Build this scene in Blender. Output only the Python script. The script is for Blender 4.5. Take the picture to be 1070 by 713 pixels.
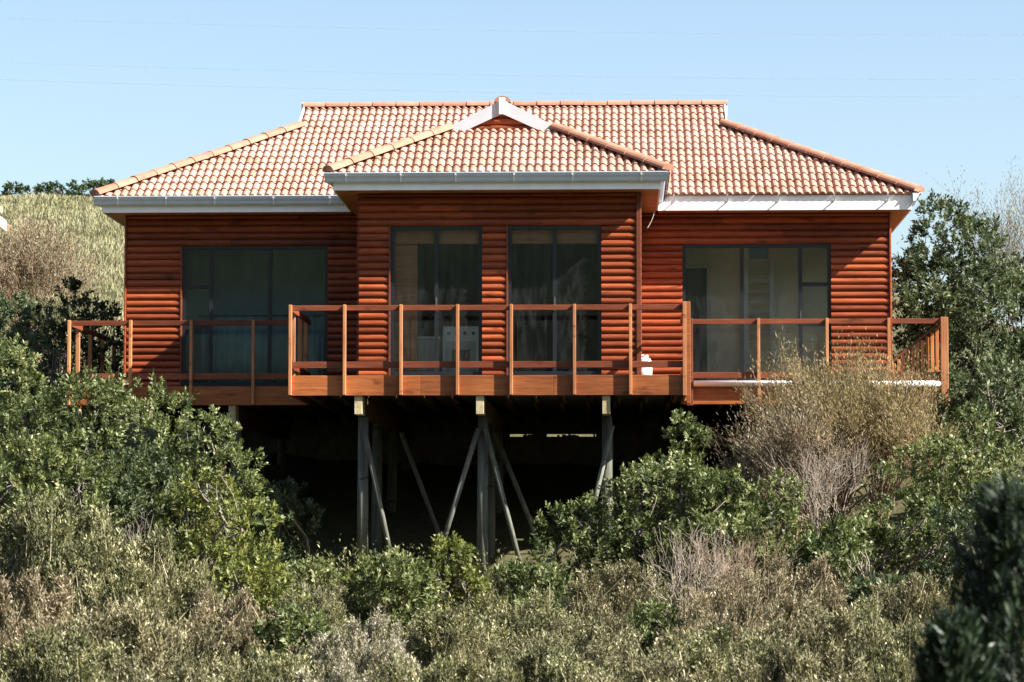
import bpy, bmesh, math, random
import numpy as np
from mathutils import Vector, Matrix

# ------------------------------------------------------------------ reset
for o in list(bpy.data.objects): bpy.data.objects.remove(o, do_unlink=True)
S = bpy.context.scene
COL = S.collection

# ------------------------------------------------------------------ camera
YAW, PITCH = math.radians(2.097), math.radians(3.977)
cam = bpy.data.cameras.new('camera'); camo = bpy.data.objects.new('camera', cam); COL.objects.link(camo)
camo.location = (0, -45.4, -2.45)
camo.rotation_euler = (math.pi/2 + PITCH, 0, YAW)
cam.sensor_width = 36; cam.lens = 36*3141/1070; cam.clip_end = 3000; cam.clip_start = .5
cam.dof.use_dof = True; cam.dof.focus_distance = 43; cam.dof.aperture_fstop = 6
S.camera = camo

# ------------------------------------------------------------------ sky and sun
SUN = Vector((3.2, -1.0, 2.7)).normalized()
w = bpy.data.worlds.new('World'); S.world = w; w.use_nodes = True
nt = w.node_tree; bg = nt.nodes['Background']
sky = nt.nodes.new('ShaderNodeTexSky'); sky.sky_type = 'NISHITA'; sky.sun_disc = False
sky.sun_elevation = math.asin(SUN.z); sky.sun_rotation = math.atan2(SUN.x, SUN.y)
sky.air_density = 1.0; sky.dust_density = 1.6; sky.ozone_density = 1.3; sky.altitude = 0
nt.links.new(sky.outputs[0], bg.inputs[0]); bg.inputs[1].default_value = 0.054
sl = bpy.data.lights.new('sun', 'SUN'); sl.energy = 5.0; sl.angle = math.radians(.5); sl.color = (1, .955, .89)
so = bpy.data.objects.new('sun', sl); COL.objects.link(so); so.rotation_euler = (-SUN).to_track_quat('-Z', 'Y').to_euler()
so.location = (30, -20, 40)
S.view_settings.view_transform = 'Standard'; S.view_settings.look = 'None'
S.view_settings.exposure = 2.0; S.view_settings.gamma = 1.0

# ------------------------------------------------------------------ materials
def mat(name, build, rough=.6, spec=.5):
    m = bpy.data.materials.new(name); m.use_nodes = True
    n = m.node_tree; b = n.nodes['Principled BSDF']
    b.inputs['Roughness'].default_value = rough; b.inputs['Specular IOR Level'].default_value = spec
    build(n, b); return m
def N(n, t, **k):
    x = n.nodes.new(t)
    for a, v in k.items():
        if a in x.inputs: x.inputs[a].default_value = v
        else: setattr(x, a, v)
    return x
def ramp(n, src, stops):
    r = n.nodes.new('ShaderNodeValToRGB'); e = r.color_ramp.elements
    while len(e) < len(stops): e.new(.5)
    for i, (p, c) in enumerate(stops):
        e[i].position = p; e[i].color = (*c, 1)
    n.links.new(src, r.inputs[0]); return r.outputs[0]
def posn(n, scale=(1, 1, 1), rnd=0.0):
    g = n.nodes.new('ShaderNodeNewGeometry'); src = g.outputs['Position']
    if rnd:
        oi = n.nodes.new('ShaderNodeObjectInfo')
        a = N(n, 'ShaderNodeVectorMath', operation='MULTIPLY'); a.inputs[1].default_value = (rnd, rnd*1.7, rnd*2.3)
        n.links.new(oi.outputs['Random'], a.inputs[0])
        b = N(n, 'ShaderNodeVectorMath', operation='ADD'); n.links.new(src, b.inputs[0]); n.links.new(a.outputs[0], b.inputs[1]); src = b.outputs[0]
    mp = n.nodes.new('ShaderNodeMapping'); mp.inputs['Scale'].default_value = scale
    n.links.new(src, mp.inputs[0]); return mp.outputs[0]
def noise(n, vec, scale, detail=4, rough=.55):
    t = N(n, 'ShaderNodeTexNoise', Scale=scale, Detail=detail, Roughness=rough); n.links.new(vec, t.inputs['Vector']); return t.outputs['Fac']
def mixc(n, fac, a, b, mode='MIX'):
    x = n.nodes.new('ShaderNodeMix'); x.data_type = 'RGBA'; x.blend_type = mode
    for sock, v in ((x.inputs[0], fac), (x.inputs[6], a), (x.inputs[7], b)):
        if hasattr(v, 'is_linked'): n.links.new(v, sock)
        elif isinstance(v, (int, float)): sock.default_value = v
        else: sock.default_value = (*v, 1)
    return x.outputs[2]
def bump(n, b, h, st, dist=.01):
    x = N(n, 'ShaderNodeBump', Strength=st, Distance=dist); n.links.new(h, x.inputs['Height']); n.links.new(x.outputs[0], b.inputs['Normal'])
def rand_obj(n):
    return n.nodes.new('ShaderNodeObjectInfo').outputs['Random']

def wood(name, c1, c2, c3, scale=(1.2, 9, 22), rough=.5, var=.35, spec=.35):
    def f(n, b):
        v = posn(n, scale, 13.0)
        g = noise(n, v, 2.0, 6, .65)
        col = ramp(n, g, [(.3, c1), (.52, c2), (.72, c3)])
        k = noise(n, posn(n, (1.6, 3, 5), 29.0), 1.6, 2)
        kn = ramp(n, k, [(.63, (1, 1, 1)), (.72, (.55, .45, .42))])
        col = mixc(n, 1.0, col, kn, 'MULTIPLY')
        fd = noise(n, posn(n, (.5, .5, 1.1)), 1.3, 4, .6)
        col = mixc(n, .8, col, ramp(n, fd, [(.3, (.72, .66, .62)), (.55, (1, 1, 1)), (.75, (1.16, 1.24, 1.32))]), 'MULTIPLY')
        rv = ramp(n, rand_obj(n), [(0, (1-var,)*3), (1, (1+var*.4,)*3)])
        col = mixc(n, 1.0, col, rv, 'MULTIPLY')
        n.links.new(col, b.inputs['Base Color']); bump(n, b, g, .25, .006)
    return mat(name, f, rough, spec)
def plain(name, c, rough=.5, spec=.4, var=.12, sc=5.0):
    def f(n, b):
        g = noise(n, posn(n), sc, 5)
        col = ramp(n, g, [(.3, tuple(x*(1-var) for x in c)), (.7, tuple(min(1, x*(1+var)) for x in c))])
        n.links.new(col, b.inputs['Base Color'])
    return mat(name, f, rough, spec)

M = {}
M['log'] = wood('stained_log', (.15, .029, .009), (.255, .053, .015), (.34, .084, .025), rough=.42, var=.45)
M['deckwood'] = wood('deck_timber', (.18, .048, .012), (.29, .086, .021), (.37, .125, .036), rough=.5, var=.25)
M['rail'] = wood('rail_timber', (.11, .026, .011), (.18, .044, .016), (.24, .066, .025), rough=.5)
M['post'] = wood('post_timber', (.28, .11, .042), (.40, .165, .065), (.48, .22, .10), scale=(22, 22, 1.2), rough=.5, var=.2)
M['slat'] = wood('slat_timber', (.30, .09, .025), (.42, .14, .04), (.50, .19, .06), scale=(22, 22, 1.2), rough=.5, var=.3)
M['soffit'] = wood('soffit_board', (.34, .14, .05), (.46, .20, .075), (.54, .26, .11), rough=.6, var=.1)
M['pole'] = wood('treated_pole', (.065, .07, .058), (.115, .12, .095), (.19, .185, .14), scale=(16, 16, 1.0), rough=.8, var=.25, spec=.2)
M['bearer_lit_end'] = wood('lit_bearer_timber', (.30, .24, .13), (.40, .33, .19), (.48, .41, .25), scale=(8, 2, 8), rough=.7, var=.1)  # pale tone carries the sunlight on the bearer ends
M['under'] = wood('joist_timber', (.05, .03, .015), (.09, .05, .028), (.12, .07, .04), rough=.9, spec=.1)  # dark tone also stands for the shade along the bearers
def f_tile(n, b):
    v = posn(n)
    a = noise(n, v, 2.2, 3)
    f2 = noise(n, v, 38, 4)
    col = ramp(n, a, [(.25, (.30, .155, .108)), (.5, (.36, .20, .145)), (.75, (.41, .25, .19))])
    col = mixc(n, .5, col, ramp(n, f2, [(.3, (.62, .58, .55)), (.7, (1.15, 1.15, 1.15))]), 'MULTIPLY')
    rv = ramp(n, rand_obj(n), [(0, (.84, .80, .77)), (.5, (1, 1, 1)), (1, (1.08, 1.1, 1.13))])
    col = mixc(n, 1.0, col, rv, 'MULTIPLY')
    n.links.new(col, b.inputs['Base Color']); bump(n, b, f2, .3, .004)
M['tile'] = mat('clay_tile', f_tile, .75, .25)
def f_ridge(n, b):
    v = posn(n); a = noise(n, v, 6, 4)
    col = ramp(n, a, [(.3, (.275, .125, .078)), (.7, (.35, .18, .122))])
    rv = ramp(n, rand_obj(n), [(0, (.85, .85, .85)), (1, (1.08, 1.08, 1.08))])
    n.links.new(mixc(n, 1.0, col, rv, 'MULTIPLY'), b.inputs['Base Color'])
M['ridge'] = mat('ridge_tile', f_ridge, .8, .2)
M['white'] = plain('white_paint', (.80, .80, .79), .45, .4, .04)
M['barge'] = plain('grey_white_paint', (.46, .46, .48), .5, .4, .06)
M['gutter'] = plain('grey_white_gutter', (.50, .56, .64), .4, .5, .06)
M['pvc'] = plain('white_plastic', (.82, .81, .80), .35, .5, .03)
M['frame'] = plain('dark_aluminium', (.010, .013, .016), .35, .5, .15)
M['beige'] = plain('beige_plaster', (.68, .60, .43), .9, .2, .05)
M['teal'] = plain('reflection_blue_plaster', (.24, .35, .40), .9, .2, .08)  # blue-grey stands in for sky and hill reflected in the glass
M['brownwall'] = wood('inner_panel', (.40, .16, .07), (.54, .23, .11), (.62, .30, .15), rough=.7, var=.1)
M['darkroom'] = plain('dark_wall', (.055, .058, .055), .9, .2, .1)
M['darkdoor'] = plain('dark_door', (.06, .055, .05), .6, .3, .15)
M['floor'] = plain('floor_screed', (.22, .19, .16), .8, .3, .1)
M['ceil'] = plain('ceiling_board', (.55, .52, .46), .9, .2, .03)
M['palegrey'] = plain('pale_grey_paint', (.55, .54, .48), .6, .3, .04)
M['black'] = plain('black_enamel', (.02, .02, .022), .3, .5, .1)
M['cable'] = plain('cable_dark', (.24, .30, .38), .6, .3, .05)
M['blue'] = plain('sky_patch_blue', (.15, .28, .42), .6, .3, .25, 3)  # sky colour for the panel that replaces a patch of sky
M['block'] = plain('rough_block', (.13, .12, .105), .95, .1, .3, 9)
def glass():
    m = bpy.data.materials.new('window_glass'); m.use_nodes = True; n = m.node_tree
    for x in list(n.nodes): n.nodes.remove(x)
    out = n.nodes.new('ShaderNodeOutputMaterial'); tr = N(n, 'ShaderNodeBsdfTransparent'); tr.inputs[0].default_value = (.90, .93, .93, 1)
    gl = N(n, 'ShaderNodeBsdfGlossy', Roughness=.015); gl.inputs[0].default_value = (.9, .95, 1, 1)
    di = n.nodes.new('ShaderNodeBsdfDiffuse'); di.inputs[0].default_value = (.45, .46, .45, 1)
    fr = N(n, 'ShaderNodeFresnel', IOR=1.5); m1 = n.nodes.new('ShaderNodeMixShader'); m2 = n.nodes.new('ShaderNodeMixShader')
    n.links.new(fr.outputs[0], m1.inputs[0]); n.links.new(tr.outputs[0], m1.inputs[1]); n.links.new(gl.outputs[0], m1.inputs[2])
    d = noise(n, posn(n, (5, 5, 1.2), 7.0), 2.2, 6, .7)
    r = ramp(n, d, [(.42, (.004,)*3), (.8, (.05,)*3)])
    n.links.new(r, m2.inputs[0]); n.links.new(m1.outputs[0], m2.inputs[1]); n.links.new(di.outputs[0], m2.inputs[2])
    n.links.new(m2.outputs[0], out.inputs[0]); return m
M['glass'] = glass()

def leafmat(name, stops, trans=.28, rough=.5, spec=.28):
    m = bpy.data.materials.new(name); m.use_nodes = True; n = m.node_tree; b = n.nodes['Principled BSDF']
    b.inputs['Roughness'].default_value = rough; b.inputs['Specular IOR Level'].default_value = spec
    at = n.nodes.new('ShaderNodeAttribute'); at.attribute_name = 'tone'
    col = ramp(n, at.outputs['Fac'], stops)
    rv = ramp(n, rand_obj(n), [(0, (.85, .88, .85)), (1, (1.12, 1.08, 1.05))])
    col = mixc(n, 1.0, col, rv, 'MULTIPLY')
    n.links.new(col, b.inputs['Base Color'])
    t = n.nodes.new('ShaderNodeBsdfTranslucent'); n.links.new(mixc(n, .5, col, (.9, 1, .5), 'MULTIPLY'), t.inputs[0])
    mx = n.nodes.new('ShaderNodeMixShader'); mx.inputs[0].default_value = trans
    n.links.new(b.outputs[0], mx.inputs[1]); n.links.new(t.outputs[0], mx.inputs[2])
    n.links.new(mx.outputs[0], n.nodes['Material Output'].inputs[0]); return m
M['leaf_green'] = leafmat('glossy_green_leaf', [(0, (.032, .048, .016)), (.45, (.090, .115, .038)), (.8, (.20, .215, .085)), (1, (.40, .40, .23))])
M['leaf_dark'] = leafmat('dark_green_leaf', [(0, (.028, .044, .020)), (.5, (.066, .090, .042)), (.9, (.13, .155, .080)), (1, (.26, .28, .18))])
M['leaf_yellow'] = leafmat('yellow_green_leaf', [(0, (.06, .075, .018)), (.5, (.125, .145, .036)), (.85, (.20, .20, .05)), (1, (.27, .26, .09))])
M['leaf_olive'] = leafmat('olive_scrub_leaf', [(0, (0.0315, 0.0371, 0.0148)), (0.45, (0.1158, 0.1205, 0.0519)), (0.8, (0.2502, 0.2455, 0.1205)), (1, (0.4723, 0.4401, 0.2684))], .2, .6, .2)
M['leaf_grey'] = leafmat('silver_scrub_leaf', [(0, (0.1112, 0.1066, 0.0695)), (0.45, (0.2316, 0.2178, 0.1529)), (0.8, (0.3521, 0.315, 0.2502)), (1, (0.5582, 0.5045, 0.4294))], .2, .6, .2)
M['leaf_tan'] = leafmat('tan_scrub_leaf', [(0, (0.0389, 0.0371, 0.0176)), (0.45, (0.1344, 0.1223, 0.0649)), (0.8, (0.2687, 0.2409, 0.139)), (1, (0.4938, 0.4509, 0.3006))], .2, .6, .2)
M['leaf_rust'] = leafmat('rusty_dry_leaf', [(0, (0.0741, 0.0611, 0.0389)), (0.45, (0.1946, 0.1557, 0.0973)), (0.8, (0.3058, 0.2455, 0.1668)), (1, (0.4938, 0.4187, 0.3113))], .25, .6, .2)
M['leaf_gold'] = leafmat('golden_dry_leaf', [(0, (.10, .085, .042)), (.45, (.22, .175, .085)), (.8, (.34, .25, .12)), (1, (.46, .29, .14))], .25, .6, .2)
M['leaf_shade'] = leafmat('shaded_conifer_leaf', [(0, (.008, .017, .010)), (.6, (.018, .036, .018)), (1, (.045, .066, .028))], .12, .5, .3)  # near-black green carries the shade these conifers stand in
M['grassblade'] = leafmat('dry_grass_blade', [(0, (.12, .12, .060)), (.5, (.22, .215, .12)), (1, (.34, .32, .21))], .2, .7, .15)
M['leaf_far'] = leafmat('far_tree_leaf', [(0, (.03, .05, .022)), (1, (.08, .11, .045))], .2, .6, .2)
M['bark'] = plain('grey_bark', (.15, .13, .105), .9, .1, .3, 12)
M['twig'] = plain('dry_twig', (.27, .225, .18), .9, .1, .25, 9)
M['twig_red'] = plain('brown_twig', (.24, .17, .115), .9, .1, .3, 9)
def f_ground(n, b):
    v = posn(n); a = noise(n, v, .35, 5); c = noise(n, v, 6, 6, .7)
    col = ramp(n, a, [(.35, (.060, .062, .028)), (.55, (.10, .088, .045)), (.7, (.075, .078, .034))])
    col = mixc(n, .7, col, ramp(n, c, [(.3, (.45, .5, .4)), (.7, (1.2, 1.15, 1.1))]), 'MULTIPLY')
    sx = n.nodes.new('ShaderNodeSeparateXYZ'); n.links.new(v, sx.inputs[0])
    mr = N(n, 'ShaderNodeMapRange'); mr.inputs[1].default_value = -75; mr.inputs[2].default_value = -55; n.links.new(sx.outputs[1], mr.inputs[0])
    wood_ = ramp(n, noise(n, v, .12, 6, .7), [(.35, (.012, .018, .010)), (.6, (.034, .044, .022)), (.75, (.06, .066, .035))])
    col = mixc(n, mr.outputs[0], wood_, col)
    n.links.new(col, b.inputs['Base Color']); bump(n, b, c, .8, .08)
M['ground'] = mat('hillside_soil', f_ground, .95, .1)

# ------------------------------------------------------------------ mesh helpers
class MB:
    def __init__(s): s.v = []; s.f = []
    def box(s, x0, x1, y0, y1, z0, z1):
        b = len(s.v); s.v += [(x, y, z) for z in (z0, z1) for y in (y0, y1) for x in (x0, x1)]
        s.f += [tuple(b+i for i in q) for q in ((0, 2, 3, 1), (4, 5, 7, 6), (0, 1, 5, 4), (2, 6, 7, 3), (0, 4, 6, 2), (1, 3, 7, 5))]; return s
    def prism(s, pts, d):            # polygon (list of 3D points) extruded by vector d
        b = len(s.v); n = len(pts); d = Vector(d)
        s.v += [tuple(p) for p in pts] + [tuple(Vector(p)+d) for p in pts]
        s.f += [tuple(b+i for i in range(n)), tuple(b+n+i for i in reversed(range(n)))]
        s.f += [(b+i, b+n+i, b+n+(i+1) % n, b+(i+1) % n) for i in range(n)]; return s
    def tube(s, p0, p1, r0, r1=None, n=10, cap=True):
        r1 = r0 if r1 is None else r1; p0 = Vector(p0); p1 = Vector(p1); d = (p1-p0).normalized()
        a = d.cross(Vector((0, 0, 1)) if abs(d.z) < .9 else Vector((1, 0, 0))).normalized(); c = d.cross(a); b = len(s.v)
        for p, r in ((p0, r0), (p1, r1)):
            for i in range(n):
                t = 2*math.pi*i/n; s.v.append(tuple(p+a*math.cos(t)*r+c*math.sin(t)*r))
        s.f += [(b+i, b+(i+1) % n, b+n+(i+1) % n, b+n+i) for i in range(n)]
        if cap: s.f += [tuple(b+i for i in reversed(range(n))), tuple(b+n+i for i in range(n))]
        return s
    def bar(s, p0, p1, wdt, hgt, up=(0, 0, 1)):   # rectangular bar from p0 to p1
        p0 = Vector(p0); p1 = Vector(p1); d = (p1-p0).normalized(); r = d.cross(Vector(up)).normalized(); u = r.cross(d)
        pts = [p0+r*(a*wdt/2)+u*(c*hgt/2) for a, c in ((-1, -1), (1, -1), (1, 1), (-1, 1))]
        return s.prism(pts, p1-p0)
    def mesh(s, name, m, smooth=False):
        me = bpy.data.meshes.new(name); me.from_pydata(s.v, [], s.f)
        bm = bmesh.new(); bm.from_mesh(me); bmesh.ops.recalc_face_normals(bm, faces=bm.faces); bm.to_mesh(me); bm.free()
        if m: me.materials.append(m)
        if smooth: me.polygons.foreach_set('use_smooth', [True]*len(me.polygons))
        return me
def obj(name, me, parent=None, loc=None):
    o = bpy.data.objects.new(name, me); COL.objects.link(o)
    if parent is not None:
        o.parent = parent
        if loc is None:             # mesh is in world coordinates: undo the parents' offset
            off = Vector((0, 0, 0)); p = parent
            while p: off += p.location; p = p.parent
            o.location = -off
    if loc is not None: o.location = loc
    return o
def bevel(o, w=.006):
    m = o.modifiers.new('bevel', 'BEVEL'); m.width = w; m.segments = 1; m.limit_method = 'ANGLE'; return o
def tag(o, label=None, cat=None, group=None, kind=None):
    for k, v in (('label', label), ('category', cat), ('group', group), ('kind', kind)):
        if v: o[k] = v
    return o
def empty(name, loc):
    o = bpy.data.objects.new(name, None); COL.objects.link(o); o.location = loc; o.empty_display_size = .2; return o

# ------------------------------------------------------------------ ground
GY = [-900, -420, -170, -70, -58, -45, -30, -18, -10, -4, 0, 7, 14, 30, 50, 75, 90, 115, 200, 420, 900]
GZ = [90, 85, 44, 1, -3.6, -4.3, -4.6, -4.35, -3.75, -3.1, -2.45, -.85, .2, 3.0, 7.2, 11.7, 13.0, 13.3, 7, 0, -6]
def sstep(a, b, x): t = np.clip((x-a)/(b-a), 0, 1); return t*t*(3-2*t)
def ground(x, y):
    x = np.asarray(x, float); y = np.asarray(y, float)
    z = np.interp(y, GY, GZ)
    far = sstep(8, 30, y)
    z = z - far*sstep(-6, 25, x)*np.maximum(z, 0)*.6
    near = 1-sstep(2, 16, np.abs(y+3)-4)
    z = z + near*(np.clip(-4.2-x, 0, 7)*.15 + np.clip(x+.9, 0, 6)*.20*sstep(-12, -4, y)*(1-sstep(-1, 8, y)*.6))
    z = z + .10*np.sin(x*.9+1.3)*np.cos(y*.7) + .05*np.sin(x*2.3+y*1.9)
    return z
xs = np.concatenate([np.linspace(-700, -40, 14), np.linspace(-35, 30, 80), np.linspace(35, 700, 14)])
ys = np.concatenate([np.linspace(-900, -62, 30), np.linspace(-60, 120, 170), np.linspace(130, 900, 14)])
X, Y = np.meshgrid(xs, ys); Z = ground(X, Y)
nx, ny = len(xs), len(ys)
me = bpy.data.meshes.new('ground')
idx = np.arange(nx*ny).reshape(ny, nx)
fc = np.stack([idx[:-1, :-1], idx[:-1, 1:], idx[1:, 1:], idx[1:, :-1]], -1).reshape(-1, 4)
me.from_pydata(np.stack([X, Y, Z], -1).reshape(-1, 3).tolist(), [], fc.tolist()); me.materials.append(M['ground'])
me.polygons.foreach_set('use_smooth', [True]*len(me.polygons))
tag(obj('ground', me), 'scrubby soil and grass hillside falling away under the house', kind='structure')
def gz(x, y): return float(ground(x, y))

# ------------------------------------------------------------------ the house
X0 = -1.75
XL, XR = -7.53, 4.03
BL, BR, BY = -3.75, .25, -2.7
HB = (X0, 2.0, gz(X0, 2.0))
house = empty('timber_house', HB)
tag(house, 'orange-stained log house on poles with a pale terracotta tiled roof and timber deck', 'house')
PT = 2.17/21            # log course height
ZS = 2.64               # soffit height
# one log, unit length along x, convex towards -y
LP = [(0.0, 0.0), (-.012, .004), (-.026, .016), (-.035, .034), (-.038, .052), (-.034, .072), (-.024, .090), (-.010, .101), (0, PT-.001)]
mb = MB(); mb.prism([(0, y, z) for y, z in LP], (1, 0, 0)); LOG = mb.mesh('log', M['log'])
mb = MB(); mb.prism([(0, y, z) for y, z in reversed(LP)], (1, 0, 0)); LOGB = LOG
def log_wall(wall, x0, x1, y, openings, ztop=ZS, rot=0):
    rr = random.Random(int((x0+50)*100)+int((y+9)*77))
    k = 0
    while k*PT < ztop-.03:
        z = k*PT; zc = z+PT/2; iv = [(x0, x1)]
        for (a, b, c, d) in openings:
            if c < zc < d:
                iv = [q for (s, e) in iv for q in ((s, min(e, a)), (max(s, b), e)) if q[1]-q[0] > .01]
        for (s, e) in iv:
            cuts = [s]
            if e-s > 2.6: cuts.append(s+(e-s)*rr.uniform(.3, .7))
            cuts.append(e)
            for a, b in zip(cuts, cuts[1:]):
                o = obj('log', LOG, wall, (0, 0, 0))
                off = Vector((0, 0, 0)); p = wall
                while p: off += p.location; p = p.parent
                if rot == 0:
                    o.location = Vector((a+.001, y+rr.uniform(-.002, .002), z)) - off; o.scale = (b-a-.002, 1, min(1, (ztop-z)/PT))
                else:           # side walls: rot=+1 faces +x, rot=-1 faces -x
                    o.rotation_euler = (0, 0, rot*math.pi/2)
                    o.location = Vector((y, a if rot > 0 else b, z)) - off; o.scale = (b-a, 1, min(1, (ztop-z)/PT))
        k += 1
def backing(name, x0, x1, y0, y1, openings, ztop=ZS):
    mb = MB(); ops = sorted(openings); s = x0
    for (a, b, c, d) in ops:
        mb.box(s, a, y0, y1, -.05, ztop); mb.box(a, b, y0, y1, d, ztop)
        s = b
    mb.box(s, x1, y0, y1, -.05, ztop)
    return obj(name, mb.mesh(name, M['darkroom']), house)
WL = (-6.69, -4.46, 0, 2.17); WR = (.92, 3.16, 0, 2.17); W1 = (-3.30, -1.99, 0, 2.17); W2 = (-1.62, -.29, 0, 2.17)
wl = backing('front_wall', XL, BL, .001, .11, [WL]); log_wall(wl, XL, BL-.03, 0, [WL])
wr = backing('front_wall', BR-.02, XR, .001, .11, [WR]); log_wall(wr, BR-.02, XR, 0, [WR])
wb = backing('bay_wall', BL, BR, BY+.001, BY+.11, [W1, W2]); log_wall(wb, BL, BR-.045, BY, [W1, W2])
# corner board on the bay's sunny corner, and bay side walls
bevel(obj('corner_board', MB().box(BR-.042, BR+.03, BY-.05, BY+.06, 0, ZS).mesh('corner_board', M['rail']), house))
def side_wall(nm, xx, r, y0, y1, ly0, ly1, hole=None):
    a, b = min(xx, xx-r*.1), max(xx, xx-r*.1); mb = MB()
    if hole:
        h0, h1, z0, z1 = hole
        mb.box(a, b, y0, h0, -.05, ZS); mb.box(a, b, h1, y1, -.05, ZS); mb.box(a, b, h0, h1, -.05, z0); mb.box(a, b, h0, h1, z1, ZS)
    else: mb.box(a, b, y0, y1, -.05, ZS)
    sw = obj(nm, mb.mesh(nm, M['darkroom']), house); log_wall(sw, ly0, ly1, xx, [hole] if hole else [], rot=r)
    if hole:
        f = MB(); c = xx-r*.05; q0, q1 = c-.03, c+.03
        f.box(q0, q1, h0, h0+.05, z0, z1); f.box(q0, q1, h1-.05, h1, z0, z1); f.box(q0, q1, h0+.05, h1-.05, z0, z0+.05); f.box(q0, q1, h0+.05, h1-.05, z1-.05, z1)
        w_ = obj('added_side_window', f.mesh('added_side_window', M['frame']), house)
        obj('pane', MB().box(c-.003, c+.003, h0+.051, h1-.051, z0+.051, z1-.051).mesh('pane', M['glass']), w_)
side_wall('bay_side_wall', BL, -1, BY+.112, -.001, BY+.005, -.04)
side_wall('bay_side_wall', BR, 1, BY+.112, -.001, BY+.065, -.04, (-2.35, -1.15, 9*PT, 21*PT))  # unseen window opening, added to let sunlight into the bay room
side_wall('side_wall', XL, -1, .112, 6.6, .003, 6.6)
side_wall('side_wall', XR, 1, .112, 6.6, .003, 6.6, (.35, 1.12, 9*PT, 21*PT))  # unseen window opening, added so the sun brightens the beige room
obj('back_wall', MB().box(XL, XR, 6.602, 6.72, -.05, ZS).mesh('back_wall', M['log']), house)

for x in (XL-.041, XR+.009): bevel(obj('corner_board', MB().box(x, x+.032, -.05, .05, 0, ZS-.002).mesh('corner_board', M['log']), house))
# ---- rooms
mb = MB(); mb.box(XL+.101, XR-.101, .112, 6.6, -.10, -.004); mb.box(BL+.101, BR-.101, BY+.112, .111, -.10, -.004)
obj('floor', mb.mesh('floor', M['floor']), house)
mb = MB(); mb.box(XL+.101, XR-.101, .112, 6.6, 2.58, 2.63); mb.box(BL+.101, BR-.101, BY+.112, .111, 2.58, 2.63)
obj('ceiling', mb.mesh('ceiling', M['ceil']), house)
obj('inner_wall', MB().box(-7.42, -3.86, 1.5, 1.6, 0, 2.58).mesh('inner_wall', M['teal']), house)
obj('inner_wall', MB().box(-3.85, -3.78, .112, 6.6, 0, 2.58).mesh('inner_wall', M['teal']), house)
obj('inner_wall', MB().box(.28, .35, .112, 6.6, 0, 2.58).mesh('inner_wall', M['beige']), house)
mb = MB(); mb.box(.351, .93, 1.2, 1.3, 0, 2.58); mb.box(.93, 1.36, 1.2, 1.3, 1.93, 2.58); mb.box(1.36, 3.92, 1.2, 1.3, 0, 2.58)
obj('inner_wall', mb.mesh('inner_wall', M['beige']), house)
bevel(obj('inner_door', MB().box(.935, 1.355, 1.245, 1.285, 0, 1.925).mesh('inner_door', M['darkdoor']), house))
obj('door_frame', MB().box(1.32, 1.38, 1.17, 1.199, 0, 1.98).box(.935, 1.32, 1.17, 1.199, 1.92, 1.98).mesh('door_frame', M['palegrey']), house)
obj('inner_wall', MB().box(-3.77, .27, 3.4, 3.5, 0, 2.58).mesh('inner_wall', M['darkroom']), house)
mb = MB()
mb.box(-3.62, -2.93, -2.50, -2.45, 0, 2.05); 
obj('timber_panel', mb.mesh('timber_panel', M['brownwall']), house)
obj('timber_header', MB().box(-3.64, .14, -2.56, -2.506, 1.93, 2.5).mesh('timber_header', M['brownwall']), house)

# ---- glazed doors
FD = .05
def glazing(x0, x1, z1, y, mull, cols, label):
    """outer frame mesh; children: mullions, transoms, panes. cols = [(xa, xb, [transom z])]"""
    z0 = .03
    mb = MB()
    mb.box(x0, x0+FD, y-.02, y+.06, z0, z1); mb.box(x1-FD, x1, y-.02, y+.06, z0, z1)
    mb.box(x0+FD, x1-FD, y-.02, y+.06, z1-FD, z1); mb.box(x0+FD, x1-FD, y-.02, y+.06, z0, z0+.06)
    fr = obj('sliding_door', mb.mesh('sliding_door', M['frame']), house); fr['label'] = label
    for x in mull:
        obj('mullion', MB().box(x-.028, x+.028, y-.015, y+.05, z0+.061, z1-FD-.001).mesh('mullion', M['frame']), fr)
    obj('handle', MB().box(mull[-1]-.012, mull[-1]+.012, y-.045, y-.016, .95, 1.15).mesh('handle', M['darkdoor']), fr)
    for (a, b, tz) in cols:
        zz = [z0+.061]+tz+[z1-FD-.001]
        for z in tz: obj('transom', MB().box(a, b, y-.013, y+.048, z-.028, z+.028).mesh('transom', M['frame']), fr)
        for i, (za, zb) in enumerate(zip(zz, zz[1:])):
            za2 = za+(.029 if i else 0); zb2 = zb-(.029 if i < len(zz)-2 else 0)
            p = obj('pane', MB().box(a+.001, b-.001, y+.012, y+.018, za2, zb2).mesh('pane', M['glass']), fr)
    return fr
x0, x1 = WL[:2]
glazing(x0, x1, 2.17, .03, [-6.25, -5.35], [(x0+.05, -6.278, [1.55, .93]), (-6.222, -5.378, []), (-5.322, x1-.05, [])], 'dark framed sliding door with narrow side lights, in the shade')
x0, x1 = WR[:2]
glazing(x0, x1, 2.17, .03, [1.82, 2.70], [(x0+.05, 1.792, []), (1.848, 2.672, []), (2.728, x1-.05, [1.56, .95])], 'dark framed sliding door showing a beige room')
x0, x1 = W1[:2]
glazing(x0, x1, 2.17, BY+.03, [-2.645], [(x0+.05, -2.673, []), (-2.617, x1-.05, [])], 'dark framed sliding door of the bay with a white cooker behind')
x0, x1 = W2[:2]
glazing(x0, x1, 2.17, BY+.03, [-.955], [(x0+.05, -.983, []), (-.927, x1-.05, [])], 'dark framed sliding door of the bay, empty dark room behind')
# pale timber reveal strips beside glazing, seen as thin lit edges
for x, y in ((W1[0]-.022, BY), (W2[0]-.022, BY), (WL[0]-.02, 0)):
    obj('reveal_strip', MB().box(x, x+.021, y-.045, y+.02, .03, 2.17).mesh('reveal_strip', M['rail']), house)

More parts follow.
